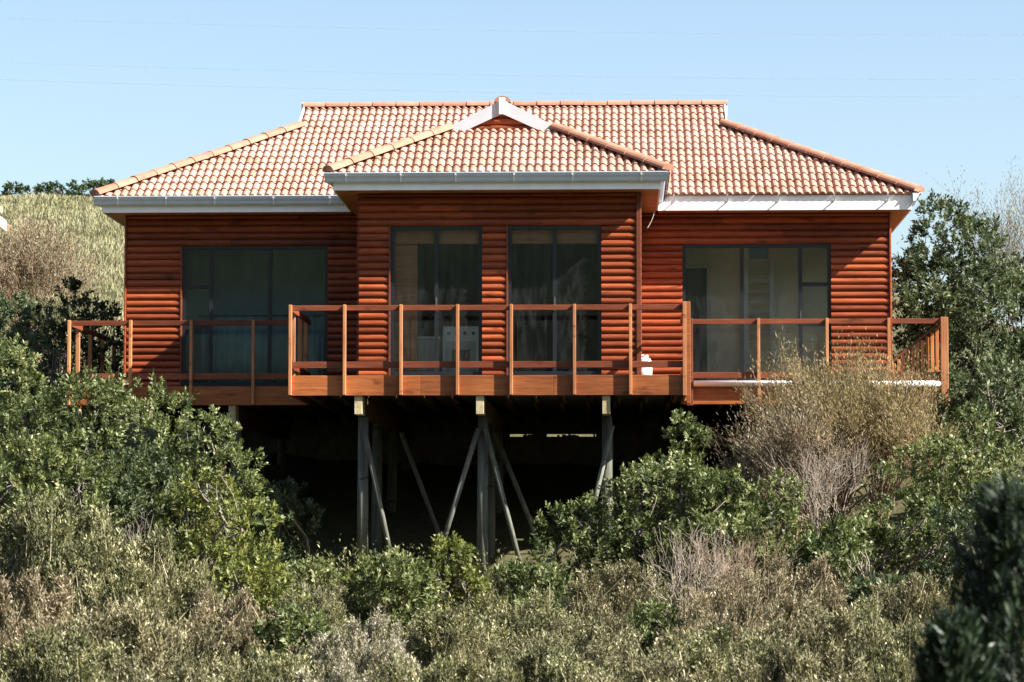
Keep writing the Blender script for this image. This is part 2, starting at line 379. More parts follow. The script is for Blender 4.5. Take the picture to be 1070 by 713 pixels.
# ------------------------------------------------------------------ roof
P = .508; CT = 1/math.sqrt(1+P*P); ST = P*CT
EZ = 2.87; EY = -.42; EXL, EXR = X0-6.2, X0+6.2; G = 2.8; RUN = 3.72
BEY = -3.12; BHW = 2.4; BG = 1.62
roof = None
mb = MB()       # boarded roof deck under the tiles (closed solid shells)
t = .05
def deckpoly(pts): mb.prism([Vector(p)+Vector((0, 0, -.03)) for p in pts], (0, 0, -t))
RY = EY+RUN; RZ = EZ+P*RUN; GZ_ = EZ+P*G; BY2 = EY+2*RUN
xa, xb = EXL+G, EXR-G
deckpoly([(EXL, EY, EZ), (EXR, EY, EZ), (xb, EY+G, GZ_), (xb, RY, RZ), (xa, RY, RZ), (xa, EY+G, GZ_)])
deckpoly([(EXR, BY2, EZ), (EXL, BY2, EZ), (xa, BY2-G, GZ_), (xa, RY, RZ), (xb, RY, RZ), (xb, BY2-G, GZ_)])
deckpoly([(EXL, BY2, EZ), (EXL, EY, EZ), (xa, EY+G, GZ_), (xa, BY2-G, GZ_)])
deckpoly([(EXR, EY, EZ), (EXR, BY2, EZ), (xb, BY2-G, GZ_), (xb, EY+G, GZ_)])
bl, br = X0-BHW, X0+BHW; BZ = EZ+P*BG; BRZ = EZ+P*BHW; BGY = BEY+BG
deckpoly([(bl, BEY, EZ), (br, BEY, EZ), (br-BG, BGY, BZ), (bl+BG, BGY, BZ)])
yb = EY+BHW
deckpoly([(bl, EY, EZ), (bl, BEY, EZ), (bl+BG, BGY, BZ), (X0, BGY, BRZ), (X0, yb, BRZ)])
deckpoly([(br, BEY, EZ), (br, EY, EZ), (X0, yb, BRZ), (X0, BGY, BRZ), (br-BG, BGY, BZ)])
roof = obj('roof', mb.mesh('roof', M['under']), house)
# double-roll tile: local x across (0..TW), y up the slope, z normal
TW, GA = .232, .29
def tile_mesh():
    prof = []
    for r in range(2):
        for (a, h) in ((0, .003), (.010, .003), (.022, .018), (.044, .035), (.068, .038), (.090, .027), (.105, .007)):
            prof.append((r*.116+a, h))
    prof.append((.232, .003))
    v = []; f = []; n = len(prof); s0, s1 = -.035, GA+.03
    for (x, h) in prof: v.append((x, s0, h+.024))
    for (x, h) in prof: v.append((x, s1, h-.004))
    for (x, h) in prof: v.append((x, s0, h*.55-.002))
    for i in range(n-1):
        f.append((i, i+1, n+i+1, n+i)); f.append((2*n+i, 2*n+i+1, i+1, i))
    me = bpy.data.meshes.new('roof_tile'); me.from_pydata(v, [], f); me.materials.append(M['tile']); return me
TILE = tile_mesh()
stuff = MB()
def tile_face(O, u, v, length, run, gab, near, far, budget, skip=None, test_only=False):
    """tiles over one roof plane; the first `budget` become parts, the rest is joined"""
    u = Vector(u); v = Vector(v); sl = v*CT+Vector((0, 0, ST)); nr = u.cross(sl).normalized()
    rows = int(math.ceil(run/CT/GA)); used = 0; rr = random.Random(len(stuff.v)+7)
    for r in range(rows):
        c0 = int(math.ceil(length/TW))
        for i in range(c0):
            a0 = i*TW; bmid = (r+.5)*GA*CT
            b0, b1 = (r*GA-.035)*CT, ((r+1)*GA+.03)*CT
            lim = gab if bmid >= gab else None
            if skip and skip(a0+TW/2, bmid): continue
            cuts = []
            if near:
                if lim is None:
                    if a0+TW <= b0: continue
                    if a0 < b1: cuts.append(((0, -a0*0, 0), 'n'))
                else:
                    if a0+TW <= lim: continue
                    if a0 < lim: cuts.append(((0, 0, 0), 'N'))
            if far:
                if lim is None:
                    if length-a0 <= b0: continue
                    if length-a0-TW < b1: cuts.append(((0, 0, 0), 'f'))
                else:
                    if length-a0 <= lim: continue
                    if length-a0-TW < lim: cuts.append(((0, 0, 0), 'F'))
            elif a0+TW > length: continue
            if run/CT < (r+1)*GA+.0: cuts.append(((0, 0, 0), 't'))
            me = TILE
            if cuts:
                bm = bmesh.new(); bm.from_mesh(TILE)
                for _, k in cuts:
                    sr = r*GA
                    if k == 'n': co, no = (sr*CT-a0, 0, 0), (-1, CT, 0)
                    elif k == 'f': co, no = (length-sr*CT-a0, 0, 0), (1, CT, 0)
                    elif k == 'N': co, no = (gab-a0, 0, 0), (-1, 0, 0)
                    elif k == 'F': co, no = (length-gab-a0, 0, 0), (1, 0, 0)
                    else: co, no = (0, run/CT-sr, 0), (0, 1, 0)
                    bmesh.ops.bisect_plane(bm, geom=bm.verts[:]+bm.edges[:]+bm.faces[:], plane_co=co, plane_no=no, clear_outer=True)
                if not bm.faces: bm.free(); continue
                me = bpy.data.meshes.new('roof_tile'); bm.to_mesh(me); bm.free()
                if not me.materials: me.materials.append(M['tile'])
            pos = Vector(O)+u*a0+sl*(r*GA)+nr*rr.uniform(-.003, .004)+u*rr.uniform(-.003, .003)
            mx = Matrix(((u.x, sl.x, nr.x, pos.x), (u.y, sl.y, nr.y, pos.y), (u.z, sl.z, nr.z, pos.z), (0, 0, 0, 1)))
            if used < budget:
                o = bpy.data.objects.new('roof_tile', me); COL.objects.link(o); o.parent = roof; o.matrix_local = mx; used += 1
            else:
                b = len(stuff.v); stuff.v += [tuple(mx @ x.co) for x in me.vertices]; stuff.f += [tuple(b+k for k in p.vertices) for p in me.polygons]
    return used
n1 = tile_face((bl, BEY, EZ), (1, 0, 0), (0, 1, 0), 2*BHW, BG, 99, True, True, 300)
def hid(a, b): x = abs(EXL+a-X0); return b < BHW-x-.25
n2 = tile_face((EXL, EY, EZ), (1, 0, 0), (0, 1, 0), 12.4, RUN, G, True, True, 300-n1, hid)
tile_face((EXR, BY2, EZ), (-1, 0, 0), (0, -1, 0), 12.4, RUN, G, True, True, 0)
tile_face((EXL, BY2, EZ), (0, -1, 0), (1, 0, 0), 2*RUN, G, 99, True, True, 0)
tile_face((EXR, EY, EZ), (0, 1, 0), (-1, 0, 0), 2*RUN, G, 99, True, True, 0)
tile_face((bl, yb+.6, EZ), (0, -1, 0), (1, 0, 0), yb+.6-BEY, BHW, BG, False, True, 0, lambda a, b: (yb+.6-a) > EY+b+.2)
tile_face((br, BEY, EZ), (0, 1, 0), (-1, 0, 0), yb+.6-BEY, BHW, BG, True, False, 0, lambda a, b: (BEY+a) > EY+b+.2)
me = bpy.data.meshes.new('roof_tile_field'); me.from_pydata(stuff.v, [], stuff.f); me.materials.append(M['tile'])
tag(obj('roof_tile_field', me, roof), kind='stuff')
# ridge and hip caps: half-round tiles
def cap_mesh(L, r=.115, hgt=.085):
    mb = MB(); a = []
    for k, (x, s) in enumerate(((0, 1.08), (L+.03, .96))):
        for i in range(9):
            t = math.pi*i/8; a.append((x, -math.cos(t)*r*s, math.sin(t)*hgt*s-.01))
    mb.v = a; mb.f = [(i, i+1, 10+i, 9+i) for i in range(8)] + [tuple(range(9)), tuple(reversed(range(9, 18)))]
    return mb.mesh('ridge_tile', M['ridge'])
def caps(p0, p1, step=.38, lift=.055):
    p0 = Vector(p0); p1 = Vector(p1); L = (p1-p0).length; n = max(1, round(L/step)); me = cap_mesh(L/n)
    d = (p1-p0).normalized(); s = Vector((0, 0, 1)).cross(d).normalized(); u = d.cross(s)
    rr = random.Random(int(L*1000))
    for i in range(n):
        pos = p0+d*(L*i/n)+u*(lift+rr.uniform(-.004, .004))
        o = bpy.data.objects.new('ridge_tile', me); COL.objects.link(o); o.parent = roof
        o.matrix_local = Matrix(((d.x, s.x, u.x, pos.x), (d.y, s.y, u.y, pos.y), (d.z, s.z, u.z, pos.z), (0, 0, 0, 1)))
caps((xa-.05, RY, RZ+.01), (xb+.05, RY, RZ+.01), lift=.022)
for ex, gx in ((EXL, xa), (EXR, xb)):
    caps((ex, EY, EZ), (gx, EY+G, GZ_)); caps((ex, BY2, EZ), (gx, BY2-G, GZ_))
caps((bl, BEY, EZ), (bl+BG, BGY, BZ)); caps((br, BEY, EZ), (br-BG, BGY, BZ))
caps((X0, BGY, BRZ), (X0, yb, BRZ))
# gablets at the ridge ends and on the bay
def gablet(cx, cy, cz, hw, face):      # face: (dx, dy) outward
    dx, dy = face; sx, sy = -dy, dx
    def pt(s, z, out): return (cx+sx*s+dx*out, cy+sy*s+dy*out, cz+z)
    rise = hw*P
    gw = MB(); gw.prism([pt(-hw, 0, -.02), pt(hw, 0, -.02), pt(0, rise, -.02)], (-dx*.06, -dy*.06, 0))
    g = obj('gablet', gw.mesh('gablet', M['log']), roof)
    k = 0
    while k*PT < rise-.04 and dy:
        half = hw-(k*PT+.02)/P-.03
        if half > .04:
            o = obj('log', LOG, g, (0, 0, 0))
            o.scale = (2*half, 1, 1)
            o.location = Vector((cx-half, cy-dy*.021, cz+k*PT))
            o.parent = g
            par = Vector((0, 0, 0)); p = g
            while p: par += p.location; p = p.parent
            o.location = o.location-par
        k += 1
    bh = .185; ov = .05
    for s in (-1, 1):
        pts = [pt(0, rise+.075, .02), pt(s*(hw+ov), .075-ov*P, .02), pt(s*(hw+ov-.0), .04-ov*P, .02), pt(s*(hw+ov-.26), .0, .02), pt(0, rise+.075-bh*1.13, .02)]
        bb = obj('barge_board', MB().prism(pts, (dx*.025, dy*.025, 0)).mesh('barge_board', M['barge']), roof)
    obj('barge_cap', MB().prism([pt(-.045, rise+.10, .066), pt(.045, rise+.10, .066), pt(.045, rise-.145, .066), pt(-.045, rise-.145, .066)], (dx*.012, dy*.012, 0)).mesh('barge_cap', M['white']), roof)
gablet(X0, BGY, BZ, BHW-BG, (0, -1))
gablet(xa, RY, GZ_, RUN-G, (-1, 0)); gablet(xb, RY, GZ_, RUN-G, (1, 0))

# ---- eaves: fascia boards, gutters with brackets, soffits
F0, F1 = 2.64, 2.865
FX0, FX1, FYM, FYB = EXL+.10, EXR-.10, EY-.005, BEY-.005
fb = BL-.34; fbr = BR+.30
def fascia(a): return obj('fascia_board', MB().box(*a).mesh('fascia_board', M['white']), house)
fascia((FX0, fb, FYM, FYM+.025, F0, F1)); fascia((fbr, FX1, FYM, FYM+.025, F0, F1))
fascia((fb, fbr, FYB, FYB+.025, F0, F1))
fascia((fb, fb+.025, FYB+.026, FYM+.024, F0, F1)); fascia((fbr-.025, fbr, FYB+.026, FYM+.024, F0, F1))
fascia((FX0, FX0+.025, FYM+.026, 6.9, F0, F1)); fascia((FX1-.025, FX1, FYM+.026, 6.9, F0, F1))
def soffit(*boxes):
    mb = MB()
    for b in boxes: mb.box(*b)
    return obj('soffit', mb.mesh('soffit', M['soffit']), house)
z0, z1 = ZS+.004, ZS+.018
soffit((FX0+.026, fb, FYM+.026, .0, z0, z1), (FX0+.026, XL, .0, 6.8, z0, z1))
soffit((fbr, FX1-.026, FYM+.026, .0, z0, z1), (XR, FX1-.026, .0, 6.8, z0, z1))
soffit((fb+.026, fbr-.026, FYB+.026, BY+.05, z0, z1), (fb+.026, BL, BY+.05, 0, z0, z1), (BR, fbr-.026, BY+.05, 0, z0, z1))
# ogee gutter: profile in (out, z), swept along a straight run
GP = [(0, 2.745), (.055, 2.745), (.070, 2.765), (.082, 2.80), (.105, 2.835), (.112, 2.872), (.122, 2.880), (.122, 2.868), (.104, 2.862), (.094, 2.833), (.070, 2.80), (.058, 2.765), (.048, 2.757), (.008, 2.757), (.008, 2.865), (0, 2.865)]
def gutter(p0, p1, out, brackets):
    p0 = Vector(p0); p1 = Vector(p1); out = Vector(out); d = p1-p0; d0 = d.normalized()
    pts = [p0+out*o+Vector((0, 0, z)) for o, z in GP]
    mb = MB(); mb.prism(pts, d)
    g = obj('gutter', mb.mesh('gutter', M['gutter']), house)
    for e in (p0, p1-d0*.006):
        obj('stop_end', MB().prism([e+out*o*1.02+Vector((0, 0, z-.002)) for o, z in GP[:7]]+[e+Vector((0, 0, 2.88))], d0*.006).mesh('stop_end', M['gutter']), g)
    for t in brackets:
        c = p0+d*t
        bp = [c+out*(o+.004)+Vector((0, 0, z-.004 if z < 2.8 else z)) for o, z in GP[1:6]]
        q = [x+out*.006 for x in bp]
        obj('gutter_bracket', MB().prism(bp+list(reversed(q)), d0*.022).mesh('gutter_bracket', M['white']), g)
    return g
gutter((FX0-.11, FYM-.001, 0), (fb-.002, FYM-.001, 0), (0, -1, 0), [.09, .28, .47, .70, .92])
gutter((fb-.11, FYB-.001, 0), (fbr+.11, FYB-.001, 0), (0, -1, 0), [.06, .22, .38, .55, .72, .92])
gutter((fb-.001, FYM-.001, 0), (fb-.001, FYB+.002, 0), (-1, 0, 0), [])
gutter((fbr+.001, FYB+.002, 0), (fbr+.001, FYM-.13, 0), (1, 0, 0), [])
gutter((FX0-.001, 6.9, 0), (FX0-.001, FYM+.002, 0), (-1, 0, 0), [])
gutter((FX1+.001, FYM-.06, 0), (FX1+.001, 6.9, 0), (1, 0, 0), [.02])
for t in (.06, .27, .47, .69, .90):      # brackets waiting for their gutter on the sunny side
    x = fbr+(FX1-fbr)*t
    pts = [(x, FYM-.001, 2.76), (x, FYM-.06, 2.765), (x, FYM-.10, 2.83), (x, FYM-.115, 2.875), (x, FYM-.105, 2.875), (x, FYM-.09, 2.83), (x, FYM-.055, 2.777), (x, FYM-.012, 2.775), (x, FYM-.012, 2.855), (x, FYM-.001, 2.855)]
    obj('gutter_bracket', MB().prism(pts, (.022, 0, 0)).mesh('gutter_bracket', M['white']), house)
mb = MB(); pr = None
for i in range(9):
    t = i/8; q = Vector((fbr-.06-.10*t*t, FYM-.02, 2.63-.26*t+.02*math.sin(t*3)))
    if pr: mb.tube(pr, q, .0045, n=5)
    pr = q
obj('loose_wire', mb.mesh('loose_wire', M['palegrey']), house)

# ------------------------------------------------------------------ decks, railings
DT = -.02; DB = -.30
DFY = -.9; DFYB = -3.6; DXL, DXR = -8.27, 4.80; DBL, DBR = -4.66, .90
def board(name, a, m='deckwood', p=None): return bevel(obj(name, MB().box(*a).mesh(name, M[m]), p or house), .004)
mb = MB(); mb.box(DXL, XL-.05, .002, 4.2, -.06, DT); mb.box(DXL, DXR, DFY+.03, -.06, -.06, DT); mb.box(DBL+.03, BL-.06, BY-.06, DFY+.028, -.06, DT)
mb.box(BR+.06, DBR-.03, BY-.06, DFY+.028, -.06, DT); mb.box(DBL+.03, DBR-.03, DFYB+.03, BY-.062, -.06, DT)
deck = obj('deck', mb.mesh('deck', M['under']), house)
def fas(x0, x1, y, nb):
    for i in range(nb):
        a = x0+(x1-x0)*i/nb; b = x0+(x1-x0)*(i+1)/nb
        board('fascia_plank', (a+.0015, b-.0015, y, y+.038, DB, DT), p=deck)
fas(DXL, DBL-.002, DFY, 2); fas(DBR+.002, DXR, DFY, 2); fas(DBL, DBR, DFYB, 3)
board('fascia_plank', (DBL, DBL+.038, DFYB+.039, DFY+.037, DB, DT), p=deck); board('fascia_plank', (DBR-.038, DBR, DFYB+.039, DFY+.037, DB, DT), p=deck)
board('fascia_plank', (DXL, DXL+.038, DFY+.039, 4.2, DB, DT), p=deck); board('fascia_plank', (DXR-.038, DXR, DFY+.039, 0, DB, DT), p=deck)
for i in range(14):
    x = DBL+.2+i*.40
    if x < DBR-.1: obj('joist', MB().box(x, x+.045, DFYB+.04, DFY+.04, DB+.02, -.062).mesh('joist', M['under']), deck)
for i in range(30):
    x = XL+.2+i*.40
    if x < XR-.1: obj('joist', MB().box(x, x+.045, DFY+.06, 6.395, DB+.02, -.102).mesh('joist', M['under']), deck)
def railing(name, label): 
    r = obj(name, None, house, (0, 0, 0)); return r
def posts_rails(y, xs_, x0, x1, top=.97, pz0=DB+.005, pw=.043, rail_gap=0, parent=None, low=(.085, .175), hi=(.89, .965)):
    rl = obj('railing', MB().box(x0, x1, y+.002, y+.036, hi[0], hi[1]).mesh('railing', M['rail']), house); bevel(rl, .004)
    bevel(obj('rail', MB().box(x0, x1, y+.004, y+.034, low[0], low[1]).mesh('rail', M['rail']), rl), .004)
    for x in xs_:
        bevel(obj('post', MB().box(x-pw/2, x+pw/2, y-.070, y+.001, pz0, top).mesh('post', M['post']), rl), .004)
    return rl
def side_rail(x, ys_, y0, y1, s):
    # railing running front to back; posts stand outside (s = outward sign)
    a, b = sorted((x+.002*s*-1, x-s*.036))
    rl = obj('railing', MB().box(a, b, y0, y1, .89, .965).mesh('railing', M['rail']), house); bevel(rl, .004)
    bevel(obj('rail', MB().box(a, b, y0, y1, .085, .175).mesh('rail', M['rail']), rl), .004)
    for y in ys_:
        pa, pb = sorted((x, x+s*.06)); bevel(obj('post', MB().box(pa, pb, y-.03, y+.03, DB+.005, .97).mesh('post', M['post']), rl), .004)
posts_rails(DFYB, [DBL+.03, -3.87, -3.08, -2.29, -1.54, -.66, .12], DBL+.04, DBR-.002)
posts_rails(DFY, [DXL+.03, -7.32, -6.41, -5.48], DXL+.04, DBL-.03)
rr_ = posts_rails(DFY, [2.02, 3.03, 3.94], DBR+.06, DXR-.06)
# heavier end posts on the right-hand deck
bevel(obj('post', MB().box(DBR-.055, DBR-.003, DFYB-.062, DFYB-.001, DB-.01, 1.0).mesh('post', M['post']), rr_), .004)
bevel(obj('post', MB().box(DBR-.002, DBR+.055, DFYB-.04, DFYB+.05, DB-.12, 1.0).mesh('post', M['deckwood']), rr_), .004)
bevel(obj('post', MB().box(DBR+.06, DBR+.15, DFY-.06, DFY-.001, DB-.02, .97).mesh('post', M['rail']), rr_), .004)
bevel(obj('post', MB().box(DXR-.10, DXR+.01, DFY-.09, DFY-.001, DB-.02, .98).mesh('post', M['post']), rr_), .005)
side_rail(DBL, [-2.72, -1.80, -.97], DFYB+.04, DFY+.0, -1); side_rail(DBR, [-2.7, -1.8], DFYB+.06, DFY-.07, 1)
side_rail(DXL, [.12, 1.2, 2.3, 3.4], DFY+.04, 4.2, -1); side_rail(DXR, [.0], DFY+.01, .05, 1)
# sloping stair balustrade with upright slats
sp = obj('stair_balustrade', MB().bar((3.96, -.80, .30), (4.70, -.80, .90), .04, .075, (0, 1, 0)).mesh('stair_balustrade', M['rail']), house)
sp2 = bevel(obj('rail', MB().box(3.97, 4.69, -.82, -.78, .04, .13).mesh('rail', M['rail']), sp), .004)
for i in range(10):
    x = 4.00+i*.071; zt = .30+.81*(x+.025-3.96)-.045
    bevel(obj('slat', MB().box(x, x+.048, -.815, -.785, .131, zt).mesh('slat', M['slat']), sp), .003)
# white drain pipe lying along the front of the right deck
pp = obj('drain_pipe', MB().tube((DBR+.16, DFY-.046, .006), (DXR-.105, DFY-.046, -.004), .044, n=14).mesh('drain_pipe', M['pvc'], True), house)
for x in (1.9, 2.9, 3.85):
    obj('pipe_clip', MB().box(x, x+.03, DFY-.003, DFY+.0, -.05, .06).mesh('pipe_clip', M['palegrey']), pp)

# ------------------------------------------------------------------ poles, bearers, braces
def pole(x, y, ztop, r=.078, extra=.35):
    zb = gz(x, y)-extra
    mb = MB(); mb.tube((x, y, zb), (x+.01, y, ztop), r*1.06, r*.94, n=14)
    return obj('pole', mb.mesh('pole', M['pole'], True), house)
for x in (-3.68, -1.98, -.22):
    bevel(obj('bearer_lit_end', MB().box(x-.055, x+.055, DFYB+.03, DFYB+.5, -.56, DB-.001).mesh('bearer_lit_end', M['bearer_lit_end']), house), .004)  # front end of each timber, coloured pale as if sunlit
    obj('shaded_bearer', MB().box(x-.05, x+.05, DFYB+.502, 6.39, -.558, DB-.001).mesh('shaded_bearer', M['under']), house)  # rest of the same timber, coloured dark for the shade
for x in (-5.80, 2.2):
    bevel(obj('bearer_lit_end', MB().box(x-.055, x+.055, DFY+.03, DFY+.4, -.56, DB-.001).mesh('bearer_lit_end', M['bearer_lit_end']), house), .004)  # same split here: pale end painted as sunlit
    obj('shaded_bearer', MB().box(x-.05, x+.05, DFY+.402, 6.39, -.558, DB-.001).mesh('shaded_bearer', M['under']), house)  # remaining length painted dark as shaded
for x in (-3.68, -1.98, -.22):
    for y in (-2.85, -.4, 2.6, 5.6): pole(x, y, -.562)
for x in (-7.2, -5.80, 2.2, 3.8):
    for y in (-.4, 2.6, 5.6): pole(x, y, -.562 if x in (-5.8, 2.2) else DB+.02)
def brace(p0, p1, r=.037): return obj('brace', MB().tube(p0, p1, r*1.05, r*.95, n=10).mesh('brace', M['pole'], True), house)
brace((-3.66, -2.99, -.70), (-3.14, -2.99, gz(-3.1, -2.99)-.2))
brace((-2.03, -2.99, -.74), (-2.75, -2.99, gz(-2.7, -2.99)-.2))
brace((-1.93, -3.0, -.74), (-1.30, -3.0, gz(-1.3, -3.0)-.2))
brace((-.14, -2.99, -.70), (-.72, -2.99, gz(-.72, -2.99)-.2))
brace((-3.3, -.54, -.70), (-2.5, -.54, gz(-2.5, -.54)-.2)); brace((-1.9, -.54, -.70), (-1.1, -.54, gz(-1.1, -.54)-.2))
# low rough block wall at the back of the undercroft
mb = MB(); mb.box(XL, XR, 6.40, 6.60, -1.9, -.50); mb.box(XL, XR, 6.40, 6.60, -.452, -.103)
for a, b in ((XL, -2.05), (-1.55, -1.30), (-.45, 1.30), (1.85, XR)): mb.box(a, b, 6.402, 6.598, -.499, -.453)
rr = random.Random(4)
for k in range(34):
    x = rr.choice((rr.uniform(-2.05, -.45), rr.uniform(1.3, 1.85))); w_ = rr.uniform(.03, .11); mb.box(x, x+w_, 6.405+k*.001, 6.55, -.4985, -.50+rr.uniform(.015, .044))
bw = obj('foundation_wall', mb.mesh('foundation_wall', M['block']), house)

# ------------------------------------------------------------------ loose things at the house
b = empty('plastic_canister', (.32, -2.0, DT))
tag(b, 'white plastic canister standing on the deck by the bay corner', 'canister')
mb = MB(); prof = [(.10, 0), (.115, .015), (.118, .22), (.110, .29), (.085, .33), (.045, .345)]
n = 16
for r, z in prof:
    for i in range(n):
        t = 2*math.pi*i/n; c, s = math.cos(t), math.sin(t); q = (abs(c)**4+abs(s)**4)**-.25
        mb.v.append((r*c*q, r*s*q*.8, z))
for k in range(len(prof)-1): mb.f += [(k*n+i, k*n+(i+1) % n, (k+1)*n+(i+1) % n, (k+1)*n+i) for i in range(n)]
mb.f += [tuple(reversed(range(n))), tuple(range((len(prof)-1)*n, len(prof)*n))]
obj('body', mb.mesh('body', M['pvc'], True), b, (0, 0, 0))
obj('cap', MB().tube((.03, 0, .34), (.03, 0, .38), .03, n=12).mesh('cap', M['pvc']), b, (0, 0, 0))
obj('handle', MB().tube((-.07, 0, .33), (-.05, 0, .375), .012, n=6).tube((-.05, 0, .375), (-.005, 0, .375), .012, n=6).tube((-.005, 0, .375), (0, 0, .343), .012, n=6).mesh('handle', M['pvc']), b, (0, 0, 0))

c = empty('kitchen_cooker', (-2.34, -1.5, 0))
tag(c, 'white cooker with dark oven window behind the bay glass', 'cooker')
bevel(obj('body', MB().box(-.27, .27, -.28, .28, .03, .80).mesh('body', M['pvc']), c, (0, 0, 0)), .01)
obj('oven_door', MB().box(-.22, .22, -.30, -.281, .12, .58).mesh('oven_door', M['palegrey']), c, (0, 0, 0))
obj('oven_window', MB().box(-.13, .13, -.306, -.301, .22, .46).mesh('oven_window', M['black']), c, (0, 0, 0))
for i in range(4): obj('knob', MB().tube((-.18+i*.12, -.283, .70), (-.18+i*.12, -.31, .70), .025, n=10).mesh('knob', M['black']), c, (0, 0, 0))
obj('foot', MB().box(-.22, .22, -.2, .2, 0, .029).mesh('foot', M['black']), c, (0, 0, 0))
c = empty('kitchen_cupboard', (-2.86, -1.5, 0))
tag(c, 'pale low kitchen cupboard beside the cooker behind the bay glass', 'cupboard')
bevel(obj('body', MB().box(-.24, .20, -.25, .28, 0, .62).mesh('body', M['palegrey']), c, (0, 0, 0)), .006)
obj('worktop', MB().box(-.25, .21, -.28, .28, .621, .655).mesh('worktop', M['pvc']), c, (0, 0, 0))
obj('door', MB().box(-.22, -.03, -.27, -.251, .08, .58).mesh('door', M['palegrey']), c, (0, 0, 0))
obj('door', MB().box(-.01, .18, -.27, -.251, .08, .58).mesh('door', M['palegrey']), c, (0, 0, 0))
c = empty('steps_rack', (2.12, 1.0, 0))  # rack built in place of the steps glimpsed inside
tag(c, 'pale open shelf rack with many rungs standing in for steps by the beige room wall', 'shelf')
for s in (-1, 1): obj('upright', MB().box(s*.20-.035, s*.20+.035, -.05, .05, 0, 2.02).mesh('upright', M['palegrey']), c, (0, 0, 0))
for i in range(12): obj('shelf', MB().box(-.164, .164, -.05, .12, .12+i*.155, .145+i*.155).mesh('shelf', M['palegrey']), c, (0, 0, 0))
c = obj('sky_patch_panel', MB().box(1.97, 2.27, 1.185, 1.199, 2.06, 2.36).mesh('sky_patch_panel', M['blue'])); tag(c, 'small blue picture standing in for a patch of sky above the shelf rack', 'sky_panel')  # blue panel added where sky shows, sky put into its colour
c = empty('window_curtain', (-5.5, .75, 0)); tag(c, 'curtain in reflected-sky blue-grey behind the shaded sliding door', 'curtain')
mb = MB(); nn = 90
for zc in (0.02, 1.15):
    for i in range(nn): mb.v.append((-1.0+2.05*i/(nn-1), .03*math.sin(i*.9)+.012*math.sin(i*2.3), zc))
mb.f = [(i, i+1, nn+i+1, nn+i) for i in range(nn-1)]
o = obj('cloth', mb.mesh('cloth', plain('curtain_reflection_blue', (.20, .30, .33), .9, .1, .1), True), c, (0, 0, 0)); md = o.modifiers.new('thick', 'SOLIDIFY'); md.thickness = .004  # cloth tone imitates the reflection on the door glass
obj('rod', MB().tube((-1.05, 0, 1.16), (1.08, 0, 1.16), .012, n=8).mesh('rod', M['frame']), c, (0, 0, 0))

# ------------------------------------------------------------------ neighbour's eave at the left edge
nb = empty('neighbour_house', (-15.2, 14, gz(-15.2, 14)))
tag(nb, 'white eave corner of a neighbouring house at the left edge', 'house')
obj('wall', MB().prism([(-18.2, 12.4, gz(-15, 14)-2.5), (-13.4, 12.4, gz(-15, 14)-2.5), (-13.4, 12.4, 4.7), (-15.2, 12.4, 6.0), (-18.2, 12.4, 3.75)], (0, 6, 0)).mesh('wall', M['log']), nb)
obj('roof', MB().prism([(-11.95, 12, 3.74), (-15.2, 12, 6.18), (-15.2, 12, 6.30), (-11.89, 12, 3.84)], (0, .5, 0)).prism([(-13.3, 12.501, 4.77), (-15.2, 12.501, 6.18), (-15.2, 12.501, 6.30), (-13.3, 12.501, 4.89)], (0, 6, 0)).prism([(-18.5, 12, 3.70), (-15.202, 12, 6.18), (-15.202, 12, 6.30), (-18.56, 12, 3.80)], (0, 6.5, 0)).mesh('roof', M['tile']), nb)
obj('barge_board', MB().prism([(-11.88, 11.97, 3.70), (-15.2, 11.97, 6.14), (-15.2, 11.97, 6.34), (-11.88, 11.97, 3.90)], (0, .028, 0)).mesh('barge_board', M['white']), nb)

# ------------------------------------------------------------------ overhead cables
for k, (z, lab) in enumerate(((12.42, 'highest of the faint overhead cables crossing the sky'), (11.13, 'middle one of the faint overhead cables crossing the sky'), (10.63, 'lowest of the faint overhead cables, just above the roof ridge'))):
    mb = MB(); pr = None
    for i in range(-24, 25):
        x = i*2.2; q = (x, 40, z-(x+3.13)*.0228+.0012*(x+3.13)**2*.5)
        if pr: mb.tube(pr, q, .0045, n=5, cap=False)
        pr = q
    tag(obj('overhead_cable', mb.mesh('overhead_cable', M['cable'])), lab, 'cable', 'overhead cables behind the house')

# ------------------------------------------------------------------ vegetation
def unit(a): return a/np.maximum(np.linalg.norm(a, axis=-1, keepdims=True), 1e-9)
def quads_mesh(name, V, tone, m):
    """V: (n,4,3) quads"""
    n = len(V); me = bpy.data.meshes.new(name)
    me.vertices.add(4*n); me.vertices.foreach_set('co', V.reshape(-1).astype(np.float32))
    me.loops.add(4*n); me.loops.foreach_set('vertex_index', np.arange(4*n, dtype=np.int32))
    me.polygons.add(n); me.polygons.foreach_set('loop_start', np.arange(0, 4*n, 4, dtype=np.int32)); me.polygons.foreach_set('loop_total', np.full(n, 4, np.int32))
    me.update(); at = me.attributes.new('tone', 'FLOAT', 'POINT'); at.data.foreach_set('value', np.repeat(np.clip(tone, 0, 1), 4).astype(np.float32))
    me.materials.append(m); me.validate(); return me
def leaves(P_, D, Nn, L, Wd):
    D = unit(D); Sd = unit(np.cross(D, Nn)); L = L[:, None]; Wd = Wd[:, None]
    up = unit(np.cross(Sd, D))
    return np.stack([P_, P_+D*L*.5+Sd*Wd*.5+up*Wd*.15, P_+D*L, P_+D*L*.5-Sd*Wd*.5+up*Wd*.15], 1)
